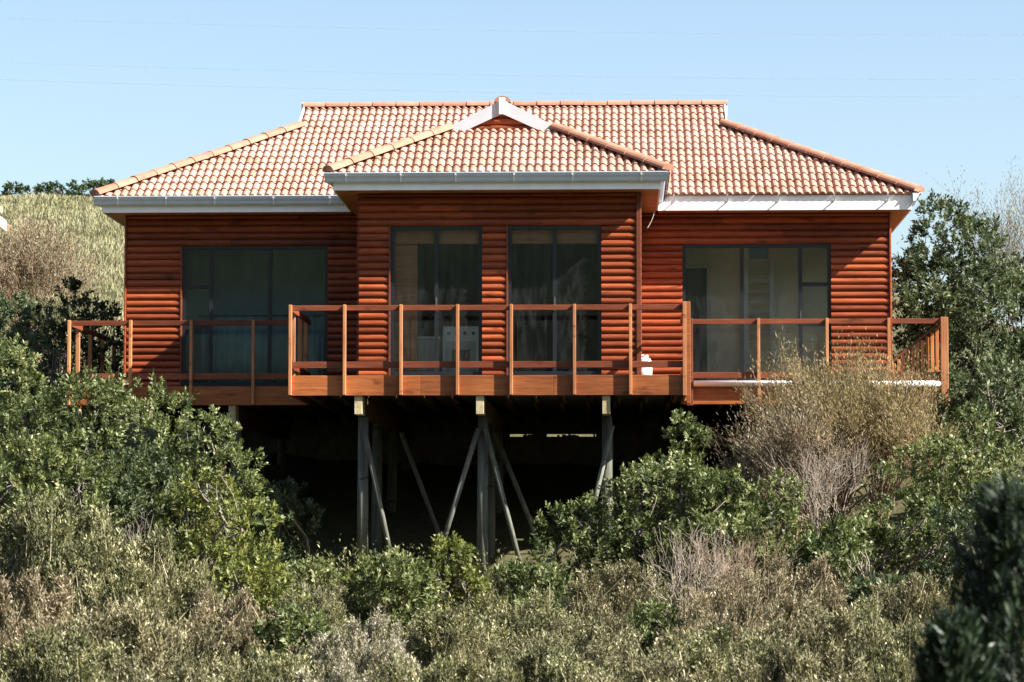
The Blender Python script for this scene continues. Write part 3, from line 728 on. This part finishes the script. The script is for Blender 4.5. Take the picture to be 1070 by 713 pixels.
def tubes_mesh(name, segs, m, sides=5):
    A = np.array([s[0] for s in segs], float); B = np.array([s[1] for s in segs], float); ra = np.array([s[2] for s in segs]); rb = np.array([s[3] for s in segs])
    d = unit(B-A); ref = np.where(np.abs(d[:, 2:3]) < .9, np.array([[0, 0, 1.]]), np.array([[1., 0, 0]])); a = unit(np.cross(d, ref)); c = np.cross(d, a)
    t = np.arange(sides)*2*math.pi/sides; ring = a[:, None]*np.cos(t)[None, :, None]+c[:, None]*np.sin(t)[None, :, None]
    V = np.concatenate([A[:, None]+ring*ra[:, None, None], B[:, None]+ring*rb[:, None, None]], 1).reshape(-1, 3)
    k = np.arange(sides); q = np.stack([k, (k+1) % sides, sides+(k+1) % sides, sides+k], -1)
    F = (np.arange(len(A))*2*sides)[:, None, None]+q[None]; F = F.reshape(-1, 4); n = len(F)
    me = bpy.data.meshes.new(name); me.vertices.add(len(V)); me.vertices.foreach_set('co', V.reshape(-1).astype(np.float32))
    me.loops.add(4*n); me.loops.foreach_set('vertex_index', F.reshape(-1).astype(np.int32)); me.polygons.add(n)
    me.polygons.foreach_set('loop_start', np.arange(0, 4*n, 4, dtype=np.int32)); me.polygons.foreach_set('loop_total', np.full(n, 4, np.int32))
    me.polygons.foreach_set('use_smooth', np.ones(n, bool)); me.update(); me.validate(); me.materials.append(m); return me
def curve_limb(rng, p0, p1, r0, r1, n=5, wob=.12):
    p0 = np.array(p0, float); p1 = np.array(p1, float); L = np.linalg.norm(p1-p0); pts = []
    w1 = rng.normal(0, wob*L, 3)
    for i in range(n+1):
        t = i/n; pts.append(p0+(p1-p0)*t+w1*math.sin(math.pi*t)+(rng.normal(0, .02*L, 3) if 0 < i < n else 0))
    return [(pts[i], pts[i+1], r0+(r1-r0)*i/n, r0+(r1-r0)*(i+1)/n) for i in range(n)]

def broad_bush(rng, r, h, low=.06, dens=.8, leaf=(.075, .034), per=20, nl=None, spread=1.0, nlim=7):
    """crown of many leaf sprigs spread over overlapping lobes, plus limbs. local coords, base at origin"""
    nl = nl or int(16+9*r*h/2)
    if r < .62: dens = dens*1.7; nl += 8
    lobes = []
    for i in range(nl):
        a = rng.uniform(0, 2*math.pi); q = math.sqrt(rng.uniform(0, 1)); zf = rng.uniform(low, .86)
        wide = math.sin(math.pi*min(1, .27+.66*zf))**.5
        R = max(rng.uniform(.15, .2), rng.uniform(.26, .42)*min(r, .62*h)*1.25)
        qq = max(0, r*1.12*wide-R*.7)*q*spread
        lobes.append((qq*math.cos(a), qq*math.sin(a), min(zf*h, h-R*.9), R))
    lobes.append((rng.normal(0, .12*r), rng.normal(0, .12*r), h-.36*min(r, .5*h), .36*min(r, .5*h)))
    lb = np.array(lobes); area = lb[:, 3]**2; n = int(dens*area.sum()*4*math.pi*17)
    k = rng.choice(len(lb), n, p=area/area.sum())
    dr = unit(rng.normal(size=(n, 3))); dr[:, 2] = np.where(dr[:, 2] < -.35, -dr[:, 2], dr[:, 2])
    lump = .12*np.sin(dr[:, 0]*7+k*1.7)*np.sin(dr[:, 1]*6+k)*1.0+.1*np.sin(dr[:, 2]*8+k*2.1)
    rad = (1-.34*rng.uniform(0, 1, n)**1.6+lump*.8+np.where(rng.uniform(0, 1, n) < .06, .16, 0))*lb[k, 3]
    pos = lb[k, :3]+dr*rad[:, None]*np.array([1, 1, .92])
    d2 = np.linalg.norm(pos[:, None]-lb[None, :, :3], axis=2)/lb[None, :, 3]
    keep = (d2.min(1) > .58) & (pos[:, 2] > .02*h)
    pos = pos[keep]; dr = dr[keep]; k = k[keep]; n = len(pos)
    ax = unit(dr*.7+np.array([0, 0, .55])+rng.normal(0, .32, (n, 3)))
    sl_ = rng.uniform(.10, .24, n); tone_s = rng.normal(.45, .17, n)+.12*np.sin(k*3.1)
    m = n*per; I = np.repeat(np.arange(n), per); tt = rng.uniform(0, 1, m)
    rnd = rng.normal(size=(m, 3)); A = ax[I]; perp = unit(rnd-(rnd*A).sum(1, keepdims=True)*A)
    D = A*(.35+.75*tt[:, None])+perp*.85; p = pos[I]+A*(sl_[I]*(tt-.5))[:, None]+perp*.01
    Nn = A+rng.normal(0, .35, (m, 3)); L = leaf[0]*rng.uniform(.65, 1.3, m); Wd = leaf[1]*rng.uniform(.7, 1.25, m)
    tone = tone_s[I]+rng.normal(0, .13, m)+np.where(rng.uniform(0, 1, m) < .03, .4, 0)
    V = leaves(p, D, Nn, L, Wd)
    segs = []
    for j in range(nlim):
        q = lb[rng.integers(len(lb))]; s = curve_limb(rng, (rng.normal(0, .08*r), rng.normal(0, .08*r), -.15), q[:3]+np.array([0, 0, .1*h*0]), .035+.012*r, .014, 6); segs += s
        for g in range(7):
            b0 = s[rng.integers(2, 6)][1]; e = q[:3]+unit(rng.normal(size=3))*q[3]*rng.uniform(.6, .98); e[2] = max(e[2], b0[2]-.1)
            segs += curve_limb(rng, b0, e, .013, .005, 4)
    return V, tone, segs
def scrub_bush(rng, r, h, n=2200, per=13, leaf=(.040, .0125), stemtone=.9):
    """fine-leaved upright sprigs over an uneven crown of many small heads; local coords"""
    nh = int(18+30*r); ha = rng.uniform(0, 2*math.pi, nh); hq = np.sqrt(rng.uniform(0, 1, nh))*r*.98
    HC = np.stack([hq*np.cos(ha), hq*np.sin(ha), h*np.sqrt(np.clip(1-(hq/r*.88)**2, 0, 1))*rng.uniform(.45, .92, nh)], 1); HR = rng.uniform(.09, .20, nh)*(.6+.5*r)
    k = rng.integers(0, nh, n); dr = unit(rng.normal(size=(n, 3))); dr[:, 2] = np.where(dr[:, 2] < -.2, -dr[:, 2], dr[:, 2])
    tip = HC[k]+dr*(HR[k]*rng.uniform(.4, 1.2, n))[:, None]*np.array([1, 1, 1.5])
    drop = rng.uniform(0, 1, n) < .30; tip[drop, 2] *= rng.uniform(.25, .9, drop.sum())
    L = rng.uniform(.16, .42, n)*(1+.5*(rng.uniform(0, 1, n) < .08)); ax = unit(dr*.30+np.stack([tip[:, 0]/r*.25, tip[:, 1]/r*.25, np.ones(n)], 1)+rng.normal(0, .22, (n, 3))); base = tip-ax*L[:, None]
    tip = tip+ax*(L*.25*(rng.uniform(0, 1, n) < .12))[:, None]
    m = n*per; I = np.repeat(np.arange(n), per); t = rng.uniform(.05, 1, m)**.8; A = ax[I]
    rnd = rng.normal(size=(m, 3)); perp = unit(rnd-(rnd*A).sum(1, keepdims=True)*A)
    p = base[I]+A*(L[I]*t)[:, None]; D = A*1.0+perp*.75
    tone = (rng.normal(.38, .20, n)+.16*np.sin(k*2.7))[I]+.14*(t-.5)+rng.normal(0, .15, m)+np.where(rng.uniform(0, 1, m) < .06, .4, 0)
    V = leaves(p, D, perp*.4+A+rng.normal(0, .5, (m, 3)), leaf[0]*rng.uniform(.6, 1.6, m), leaf[1]*rng.uniform(.7, 1.5, m))
    sw = np.where(rng.uniform(0, 1, n) < .12, .0065, .0028)
    sd = unit(np.cross(ax, rng.normal(size=(n, 3))))*sw[:, None]
    b2 = base-ax*(L*1.2)[:, None]
    SV = np.stack([b2-sd, b2+sd, tip+sd*.4, tip-sd*.4], 1)
    return V, tone, SV, rng.uniform(.3, 1, n)
def twig_tree(rng, n0, h, r, depth=4, r0=.03, wob=.10, up=.5, kids=(3, 4), spr=.42):
    """bare branching twigs; returns segments and tips"""
    segs, tips = [], []
    def grow(p, d, L, rad, dep):
        s = curve_limb(rng, p, p+d*L, rad, rad*.6, 3, wob); segs.extend(s); e = s[-1][1]
        if dep == 0: tips.append((e, d)); return
        for j in range(rng.integers(kids[0], kids[1]+1)):
            q = s[rng.integers(1, 3)][1] if j else e
            nd = unit(d+rng.normal(0, spr, 3)+np.array([0, 0, up*.35])); grow(q, nd, L*rng.uniform(.55, .85), rad*.58, dep-1)
    for i in range(n0):
        a = rng.uniform(0, 2*math.pi); s = rng.uniform(.15, 1)*r/h
        grow(np.array([rng.normal(0, .06*r), rng.normal(0, .06*r), -.1]), unit(np.array([math.cos(a)*s, math.sin(a)*s, 1.0])), h*.42, r0, depth)
    return segs, tips

SCRUB = {}
def put_bush(name, x, y, top, r, kind, label, cat, seed, m='leaf_green', group=None, bark='bark', **kw):
    rng = np.random.default_rng(seed); zb = gz(x, y)-.05; h = top-zb
    e = empty(name, (x, y, zb)); tag(e, label, cat, group)
    if kind == 'broad':
        V, tone, segs = broad_bush(rng, r, h, **kw)
        obj('crown', quads_mesh('crown', V, tone, M[m]), e, (0, 0, 0)); obj('trunk', tubes_mesh('trunk', segs, M[bark]), e, (0, 0, 0))
    elif kind == 'scrub':
        nv = {'leaf_olive': 3, 'leaf_tan': 3, 'leaf_rust': 2}.get(m, 1); key = (m, seed % nv); R0, H0 = .8, 1.45     # a few shapes of each colour, turned and scaled
        if key not in SCRUB:
            V, tone, SV, st = scrub_bush(rng, R0, H0, n=3100, per=13)
            SCRUB[key] = (quads_mesh('foliage', V, tone, M[m]), quads_mesh('stems', SV, st, M['leaf_tan']))
        a_ = rng.uniform(0, 6.28)
        for nm_, me_ in zip(('foliage', 'stems'), SCRUB[key]):
            o = obj(nm_, me_, e, (0, 0, 0)); o.rotation_euler = (0, 0, a_); o.scale = (r/R0, r/R0, h/H0)
    elif kind == 'twig':
        segs, tips = twig_tree(rng, h=h, r=r, **kw)
        obj('branches', tubes_mesh('branches', segs, M[bark], 4), e, (0, 0, 0))
    return e

# green shrubs with glossy leaves  (x, y, top, radius)
GR = [
 ('A0', 'shrub', -8.35, -4.9, .44, .85, 'leaf_green', 'tall pale-tipped green shrub at the left edge below the side deck'),
 ('A1', 'shrub', -7.25, -6.2, -.12, 1.0, 'leaf_green', 'large green shrub in front of the left deck corner'),
 ('A2', 'shrub', -6.35, -5.4, -.14, .85, 'leaf_green', 'silvery-tipped green shrub under the left deck edge'),
 ('A3', 'shrub', -5.55, -5.8, -.58, .85, 'leaf_green', 'green shrub sloping down beside the dark undercroft'),
 ('A4', 'shrub', -5.10, -7.4, -1.45, .90, 'leaf_yellow', 'bright yellow-green shrub at the left edge of the dark undercroft'),
 ('A5', 'shrub', -4.75, -2.6, -1.50, .50, 'leaf_dark', 'dark shrub in the shade under the left deck'),
 ('A6', 'shrub', -7.45, -7.8, -1.0, 1.0, 'leaf_green', 'dense green shrub above the pale scrub at the left edge'),
 ('A7', 'shrub', -6.35, -7.0, -1.15, 1.0, 'leaf_dark', 'dark green shrub with bare grey branches amid the left thicket'),
 ('B1', 'shrub', -9.85, 3.4, 1.75, 1.0, 'leaf_dark', 'dark shrub behind the side deck at the left edge'),
 ('B2', 'shrub', -8.60, 2.4, 1.90, .75, 'leaf_dark', 'dark shrub between the side deck rail and the house corner'),
 ('B3', 'shrub', -9.55, .6, 1.10, .70, 'leaf_dark', 'low dark shrub left of the side deck post'),
 ('E1', 'broadleaf_tree', 5.20, 3.0, 3.18, 1.30, 'leaf_dark', 'big dense grey-green tree right of the house'),
 ('E2', 'broadleaf_tree', 6.65, 4.5, 2.30, 1.2, 'leaf_dark', 'dark tree at the right edge behind the big tree'),
 ('E4', 'shrub', 5.45, -1.0, .25, .85, 'leaf_dark', 'dark shrub just right of the deck end post'),
 ('E5', 'shrub', 4.75, -4.0, -.50, .68, 'leaf_green', 'green shrub below the right end of the deck'),
 ('E6', 'shrub', 4.75, 2.2, 1.9, .85, 'leaf_dark', 'dark shrub between the house corner and the slatted stair rail'),
 ('G1', 'shrub', .42, -6.0, -1.30, 1.0, 'leaf_green', 'wide green shrub hiding the foot of the right bay pole'),
 ('G2', 'shrub', .85, -4.8, -.60, .44, 'leaf_green', 'small upright green shrub rising under the right deck'),
 ('G3', 'shrub', -.62, -6.4, -1.82, .62, 'leaf_green', 'green shrub right of the dark undercroft by the leaning brace'),
 ('G4', 'shrub', 1.45, -6.8, -1.40, .90, 'leaf_green', 'green shrub left of the golden dry bush'),
 ('G5', 'shrub', 3.39, -7.6, -1.36, .78, 'leaf_green', 'rounded green shrub in front of the golden dry bush'),
 ('G6', 'shrub', 4.25, -6.6, -1.02, .80, 'leaf_green', 'green shrub right of the golden dry bush'),
 ('G7', 'shrub', -1.07, -8.0, -2.62, .44, 'leaf_green', 'low dark-leaved shrub at the foot of the leaning brace'),
 ('G8', 'shrub', 4.80, -8.2, -1.50, .72, 'leaf_dark', 'dark shrub at the right edge above the blurred conifer'),
 ('G10', 'shrub', 2.55, -8.8, -2.15, .55, 'leaf_green', 'low green shrub among bare stems right of centre'),
 ('G11', 'shrub', 4.0, -9.4, -1.95, .75, 'leaf_dark', 'dark green shrub left of the near conifer tops'),
 ('G12', 'shrub', 2.95, -11.8, -2.75, .55, 'leaf_dark', 'low dark shrub left of the blurred conifers'),
 ('G13', 'shrub', -4.35, -9.6, -2.60, .50, 'leaf_yellow', 'small yellow-green shrub below the thicket at the left of the undercroft'),
 ('G14', 'shrub', .35, -13.6, -3.05, .42, 'leaf_green', 'small green shrub amid the scrub right of the centre line'),
 ('G15', 'shrub', -3.35, -14.8, -3.10, .45, 'leaf_green', 'small green shrub amid the scrub left of the silver bush'),
 ('G16', 'shrub', -4.15, -5.6, -2.62, .55, 'leaf_green', 'low green shrub in front of the dark undercroft at left'),
 ('G17', 'shrub', -3.30, -5.4, -2.72, .50, 'leaf_yellow', 'low yellow-green shrub at the foot of the left bay pole'),
 ('G18', 'shrub', -1.35, -5.3, -2.72, .50, 'leaf_green', 'low green shrub between the middle pole and the leaning brace'),
 ('H1', 'shrub', -2.72, -9.5, -2.52, .60, 'leaf_green', 'dark green rounded shrub in front of the left bay pole'),
 ('H2', 'shrub', -2.12, -7.5, -2.30, .40, 'leaf_yellow', 'yellow-green shrub beside the middle bay pole'),
]
for k, (key, nm, x, y, top, r, m, lab) in enumerate(GR):
    far = y > -2
    put_bush(nm, x, y, top, r, 'broad', lab, 'tree' if 'tree' in nm else 'shrub', 100+k, m, 'trees beside the house' if 'tree' in nm else 'green shrubs round the house',
             leaf=(.062, .030) if not far else (.07, .034), per=26 if not far else 24, dens=1.1 if 'tree' in nm else .85)
# golden dry bush
def golden(name, x, y, top, r, seed, label, m='leaf_gold', bark='twig', n0=20, dens=9, group=None, leaf=(.052, .0095), cat='bush', depth=4):
    rng = np.random.default_rng(seed); zb = gz(x, y)-.05; h = top-zb; e = empty(name, (x, y, zb)); tag(e, label, cat, group)
    segs, tips = twig_tree(rng, n0, h*.84, r*1.0, depth, .022, .09, spr=.34)
    obj('branches', tubes_mesh('branches', segs, M[bark], 4), e, (0, 0, 0))
    fine = [(q[1], q[1]-q[0]) for q in segs if q[3] < .0062]; fine = [fine[i] for i in rng.permutation(len(fine))[:len(tips)]]; tips = tips+[(a_, b_/max(1e-6, np.linalg.norm(b_))) for a_, b_ in fine]
    T = np.array([t[0] for t in tips]); A0 = np.array([t[1] for t in tips]); n = len(T); I = np.repeat(np.arange(n), dens); mm = len(I)
    A = unit(A0[I]*.8+np.array([0, 0, .5])+rng.normal(0, .3, (mm, 3))); rnd = rng.normal(size=(mm, 3)); perp = unit(rnd-(rnd*A).sum(1, keepdims=True)*A)
    p = T[I]+A0[I]*rng.uniform(-.20, .16, mm)[:, None]+rng.normal(0, .045, (mm, 3))
    tone = np.repeat(rng.normal(.42, .22, n), dens)+rng.normal(0, .15, mm)
    V = leaves(p, A+perp*.5, perp, leaf[0]*rng.uniform(.6, 1.5, mm), leaf[1]*rng.uniform(.7, 1.5, mm))
    obj('foliage', quads_mesh('foliage', V, tone, M[m]), e, (0, 0, 0)); return e
golden('dry_bush', 2.80, -4.5, .14, .88, 5, 'big golden dry bush with bare grey stems in front of the right deck', bark='twig_red', n0=22)
golden('dry_bush', 3.45, -4.9, -.20, .48, 6, 'orange-tinged dry bush at the right side of the golden bush', bark='twig_red', n0=10)
golden('dry_bush', 2.25, -5.6, -.55, .42, 8, 'greyish dry bush at the left side of the golden bush', 'leaf_rust', 'twig_red', n0=10, dens=6)
golden('dry_bush', -12.0, 15, 4.55, .85, 9, 'grey-brown dry bush on the hillside at the left edge', 'leaf_rust', 'twig_red', n0=30, dens=12, leaf=(.06, .014), depth=3)
golden('dry_bush', -10.35, 9.5, 2.35, .65, 10, 'small straw-coloured bush on the hillside behind the dark shrubs', 'leaf_olive', n0=20, dens=14, leaf=(.06, .016), depth=3)
golden('thin_tree', 6.95, 7, 4.05, .75, 11, 'thin grey twiggy tree at the right edge against the sky', 'leaf_tan', 'bark', n0=8, dens=5, cat='tree')
# bare twigs
put_bush('bare_shrub', .68, -10.2, -2.2, .6, 'twig', 'bare grey-brown twiggy shrub amid the pale scrub right of centre', 'shrub', 21, bark='twig', n0=8, depth=3, r0=.012)
put_bush('bare_shrub', 1.25, -9.8, -2.15, .55, 'twig', 'smaller bare twiggy shrub under the left side of the golden bush', 'shrub', 22, bark='twig_red', n0=8, depth=3, r0=.010)
put_bush('bare_shrub', -3.75, -9, -2.65, .45, 'twig', 'pale bare twigs standing against the dark undercroft', 'shrub', 23, bark='twig', n0=4, depth=2, r0=.012)
put_bush('bare_shrub', 2.75, -9.3, -2.3, .6, 'twig', 'bare pale branches below the rounded green shrub at right', 'shrub', 24, bark='twig', n0=4, depth=2, r0=.02)
put_bush('bare_shrub', -6.1, -8.0, -1.75, .8, 'twig', 'bare grey branches in the gap of the left thicket', 'shrub', 25, bark='bark', n0=4, depth=2, r0=.016)
put_bush('bare_shrub', 2.6, -6.0, -1.0, .7, 'twig', 'pinkish-grey bare stems under the golden dry bush', 'shrub', 26, bark='twig', n0=12, depth=3, r0=.011)
# pale scrub bushes
SC = [
 ('S1', -6.60, -11, -1.78, 1.05, 'leaf_olive', 'olive feathery scrub bush at the left edge under the green shrubs'),
 ('S2', -5.30, -12.3, -2.14, .95, 'leaf_olive', 'olive feathery scrub bush below the yellow-green shrub'),
 ('S3', -5.93, -15, -2.55, .95, 'leaf_rust', 'tan scrub bush at the left edge of the foreground'),
 ('S4', -4.62, -17, -2.80, .95, 'leaf_tan', 'broad tan scrub bush in the lower left foreground'),
 ('S5', -4.10, -13.6, -2.76, .75, 'leaf_rust', 'brownish scrub bush below the dark undercroft at left'),
 ('S6', -3.36, -18, -3.19, .75, 'leaf_olive', 'low olive scrub bush left of the silver bush'),
 ('S7', -3.55, -11.5, -2.92, .60, 'leaf_olive', 'small olive scrub bush under the pale bare twigs'),
 ('S8', -.94, -12, -2.86, .78, 'leaf_olive', 'olive scrub bush right of the rounded dark shrub'),
 ('S9', -.11, -10.0, -2.50, .75, 'leaf_tan', 'tan scrub bush under the wide green shrub'),
 ('S10', -1.67, -14.5, -3.02, .78, 'leaf_olive', 'olive scrub bush in the middle foreground'),
 ('S11', -.29, -15.5, -3.02, .85, 'leaf_tan', 'tan scrub bush left of the bare twiggy shrub'),
 ('S12', 1.45, -12, -2.60, .80, 'leaf_rust', 'tan scrub bush right of the bare twiggy shrub'),
 ('S13', 2.17, -10.6, -2.40, .80, 'leaf_rust', 'brownish scrub bush under the golden dry bush'),
 ('S14', 2.48, -14, -2.92, .80, 'leaf_olive', 'olive scrub bush left of the blurred conifer'),
 ('S15', .98, -16.5, -3.03, .85, 'leaf_olive', 'olive scrub bush low in the right foreground'),
 ('S16', -.76, -19, -3.25, .80, 'leaf_olive', 'low olive scrub bush at the bottom edge, centre'),
 ('S17', .24, -20, -3.25, .78, 'leaf_tan', 'low tan scrub bush at the bottom edge right of centre'),
 ('S18', 1.60, -19, -3.20, .80, 'leaf_tan', 'tan scrub bush at the bottom edge left of the conifer'),
 ('S19', -4.78, -20, -3.10, .85, 'leaf_olive', 'olive scrub bush in the bottom left corner'),
 ('S20', -3.65, -21, -3.22, .75, 'leaf_tan', 'tan scrub bush at the bottom edge left of the silver bush'),
 ('W1', -2.60, -15.5, -3.04, .62, 'leaf_grey', 'silver-grey scrub bush below the rounded dark shrub'),
 ('W2', -2.55, -20, -3.36, .60, 'leaf_grey', 'low silver-grey scrub bush at the bottom edge'),
 ('S21', -1.62, -20, -3.30, .70, 'leaf_olive', 'low olive scrub bush right of the silver bush'),
 ('S24', 3.1, -13.2, -2.62, .75, 'leaf_tan', 'tan scrub bush behind the blurred conifers'),
 ('S25', 2.0, -15.2, -2.88, .75, 'leaf_tan', 'tan scrub bush between two olive ones at lower right'),
 ('S26', 1.0, -14.0, -2.80, .70, 'leaf_rust', 'straw-coloured scrub bush under the bare twiggy shrub'),
 ('S27', -2.0, -12.0, -3.1, .65, 'leaf_tan', 'straw-coloured scrub bush in front of the yellow-green shrub'),
 ('S28', -3.15, -8.7, -2.80, .60, 'leaf_olive', 'low olive scrub bush in front of the left bay pole'),
 ('S29', -1.55, -6.4, -2.72, .55, 'leaf_olive', 'low olive scrub bush at the foot of the middle bay pole'),
 ('S30', -4.0, -8.9, -2.75, .55, 'leaf_tan', 'straw-coloured scrub bush in front of the dark undercroft at left'),
 ('S31', -2.5, -6.2, -2.80, .50, 'leaf_tan', 'low straw-coloured scrub bush between the left and middle poles'),
 ('S22', 2.60, -17, -3.03, .60, 'leaf_olive', 'small olive scrub bush against the blurred conifer'),
]
for k, (key, x, y, top, r, m, lab) in enumerate(SC):
    put_bush('scrub_bush', x, y, top, r, 'scrub', lab, 'bush', 300+k, m, 'pale scrub bushes in the foreground')
# conifer close to the camera, shade put into its leaf colour, out of focus
rng = np.random.default_rng(77)
def conifer(x, y, top, r, label, seed):
    rng = np.random.default_rng(seed); zb = gz(x, y)-.05; h = top-zb; e = empty('conifer', (x, y, zb)); tag(e, label, 'tree')
    n = 1700; t = rng.uniform(0, 1, n)**.8; a = rng.uniform(0, 2*math.pi, n); rr = r*np.clip(1.05-t**2.2*.9, .06, 1)*np.sqrt(rng.uniform(.1, 1, n))*(1+.32*np.sin(a*3+t*7)+.18*np.sin(t*23+a*2))
    p = np.stack([rr*np.cos(a), rr*np.sin(a), t*h*.97], 1); ax = unit(np.stack([np.cos(a)*.5, np.sin(a)*.5, np.ones(n)], 1)+rng.normal(0, .25, (n, 3)))
    I = np.repeat(np.arange(n), 12); m = len(I); A = ax[I]; rnd = rng.normal(size=(m, 3)); perp = unit(rnd-(rnd*A).sum(1, keepdims=True)*A)
    V = leaves(p[I]+A*rng.uniform(-.06, .08, m)[:, None], A+perp*.5, perp, rng.uniform(.035, .07, m), rng.uniform(.008, .013, m))
    obj('crown', quads_mesh('crown', V, rng.uniform(0, 1, m), M['leaf_shade']), e, (0, 0, 0))
    segs = curve_limb(rng, (0, 0, -.2), (0, 0, h*.9), .05, .01, 8, .01)
    for i in range(40):
        z = rng.uniform(.15, .9)*h; a2 = rng.uniform(0, 6.28); q = r*(1.0-(z/h)**1.6)
        segs += curve_limb(rng, (0, 0, z), (q*math.cos(a2), q*math.sin(a2), z+.25*q), .012, .004, 3)
    obj('trunk', tubes_mesh('trunk', segs, M['bark']), e, (0, 0, 0))
conifer(1.34, -35, -2.23, .38, 'dark blurred conifer in the bottom right corner', 5)
conifer(1.10, -35.3, -2.68, .24, 'low dark blurred conifer left of the corner one', 7)
conifer(1.62, -34.2, -2.14, .45, 'dark blurred conifer cut off by the right edge', 6)
# crest trees on the far hill
for k, (x, top, r) in enumerate(((-26.0, 12.95, 1.2), (-24.6, 12.75, 1.0), (-23.1, 13.0, 1.2), (-21.6, 13.1, 1.1), (-20.4, 12.8, .9), (-27.4, 12.8, 1.2))):
    zb = gz(x, 80)-.1; rng = np.random.default_rng(500+k); V, tone, segs = broad_bush(rng, r, max(.9, top-zb), leaf=(.16, .10), per=8, dens=.7, nl=9)
    e = empty('crest_tree', (x, 80, zb)); tag(e, ['low tree on the hill crest, near the left edge', 'small tree on the hill crest, second from the left edge', 'tree in the middle of the row on the hill crest', 'tallest tree of the row on the hill crest', 'hill-crest tree touching the roof corner', 'hill-crest tree cut by the left edge'][k], 'tree', 'trees along the hill crest')
    obj('crown', quads_mesh('crown', V, tone, M['leaf_far']), e, (0, 0, 0)); obj('trunk', tubes_mesh('trunk', segs, M['bark']), e, (0, 0, 0))
# uncountable ground cover: dry grass on the hill, low undergrowth in front
rng = np.random.default_rng(9)
n = 95000; gy = 8+72*rng.uniform(0, 1, n)**.75; gx = rng.uniform(-1, 1, n)*(4+.09*gy)-9.5-.19*gy
base = np.stack([gx, gy, ground(gx, gy)-.02], 1); A = unit(np.stack([rng.normal(0, .3, n), rng.normal(0, .3, n), np.ones(n)], 1))
V = leaves(base, A, rng.normal(size=(n, 3)), rng.uniform(.12, .30, n), .014+.00042*gy)
tone = .5+.25*np.sin(gx*.8+gy*.35)*np.sin(gy*.5-gx*.3)+rng.normal(0, .15, n)
tag(obj('hill_grass', quads_mesh('hill_grass', V, tone, M['grassblade'])), 'pale dry grass covering the hillside behind the house', 'grass', kind='stuff')
n = 40000; ux = rng.uniform(-11, 8.5, n); uy = rng.uniform(-24, -4.0, n); kp = (np.sin(ux*2.1+uy*.7)+np.sin(uy*1.7-ux*1.3)+rng.normal(0, .5, n)) > -.2; ux = ux[kp]; uy = uy[kp]; n = len(ux)
hh = .35+.45*rng.uniform(0, 1, n); base = np.stack([ux, uy, ground(ux, uy)], 1); A = unit(np.stack([rng.normal(0, .25, n), rng.normal(0, .25, n), np.ones(n)], 1))
I = np.repeat(np.arange(n), 8); m = len(I); t = rng.uniform(.2, 1, m); rnd = rng.normal(size=(m, 3)); perp = unit(rnd-(rnd*A[I]).sum(1, keepdims=True)*A[I])
V = leaves(base[I]+A[I]*(hh[I]*t)[:, None], A[I]*.8+perp*.8, A[I]+perp*.3, rng.uniform(.035, .075, m), rng.uniform(.012, .021, m))
tone = np.repeat(rng.normal(.45, .2, n), 8)+rng.normal(0, .15, m)
tag(obj('undergrowth', quads_mesh('undergrowth', V, tone, M['leaf_olive'])), 'low olive undergrowth filling the gaps between the bushes', 'undergrowth', kind='stuff')
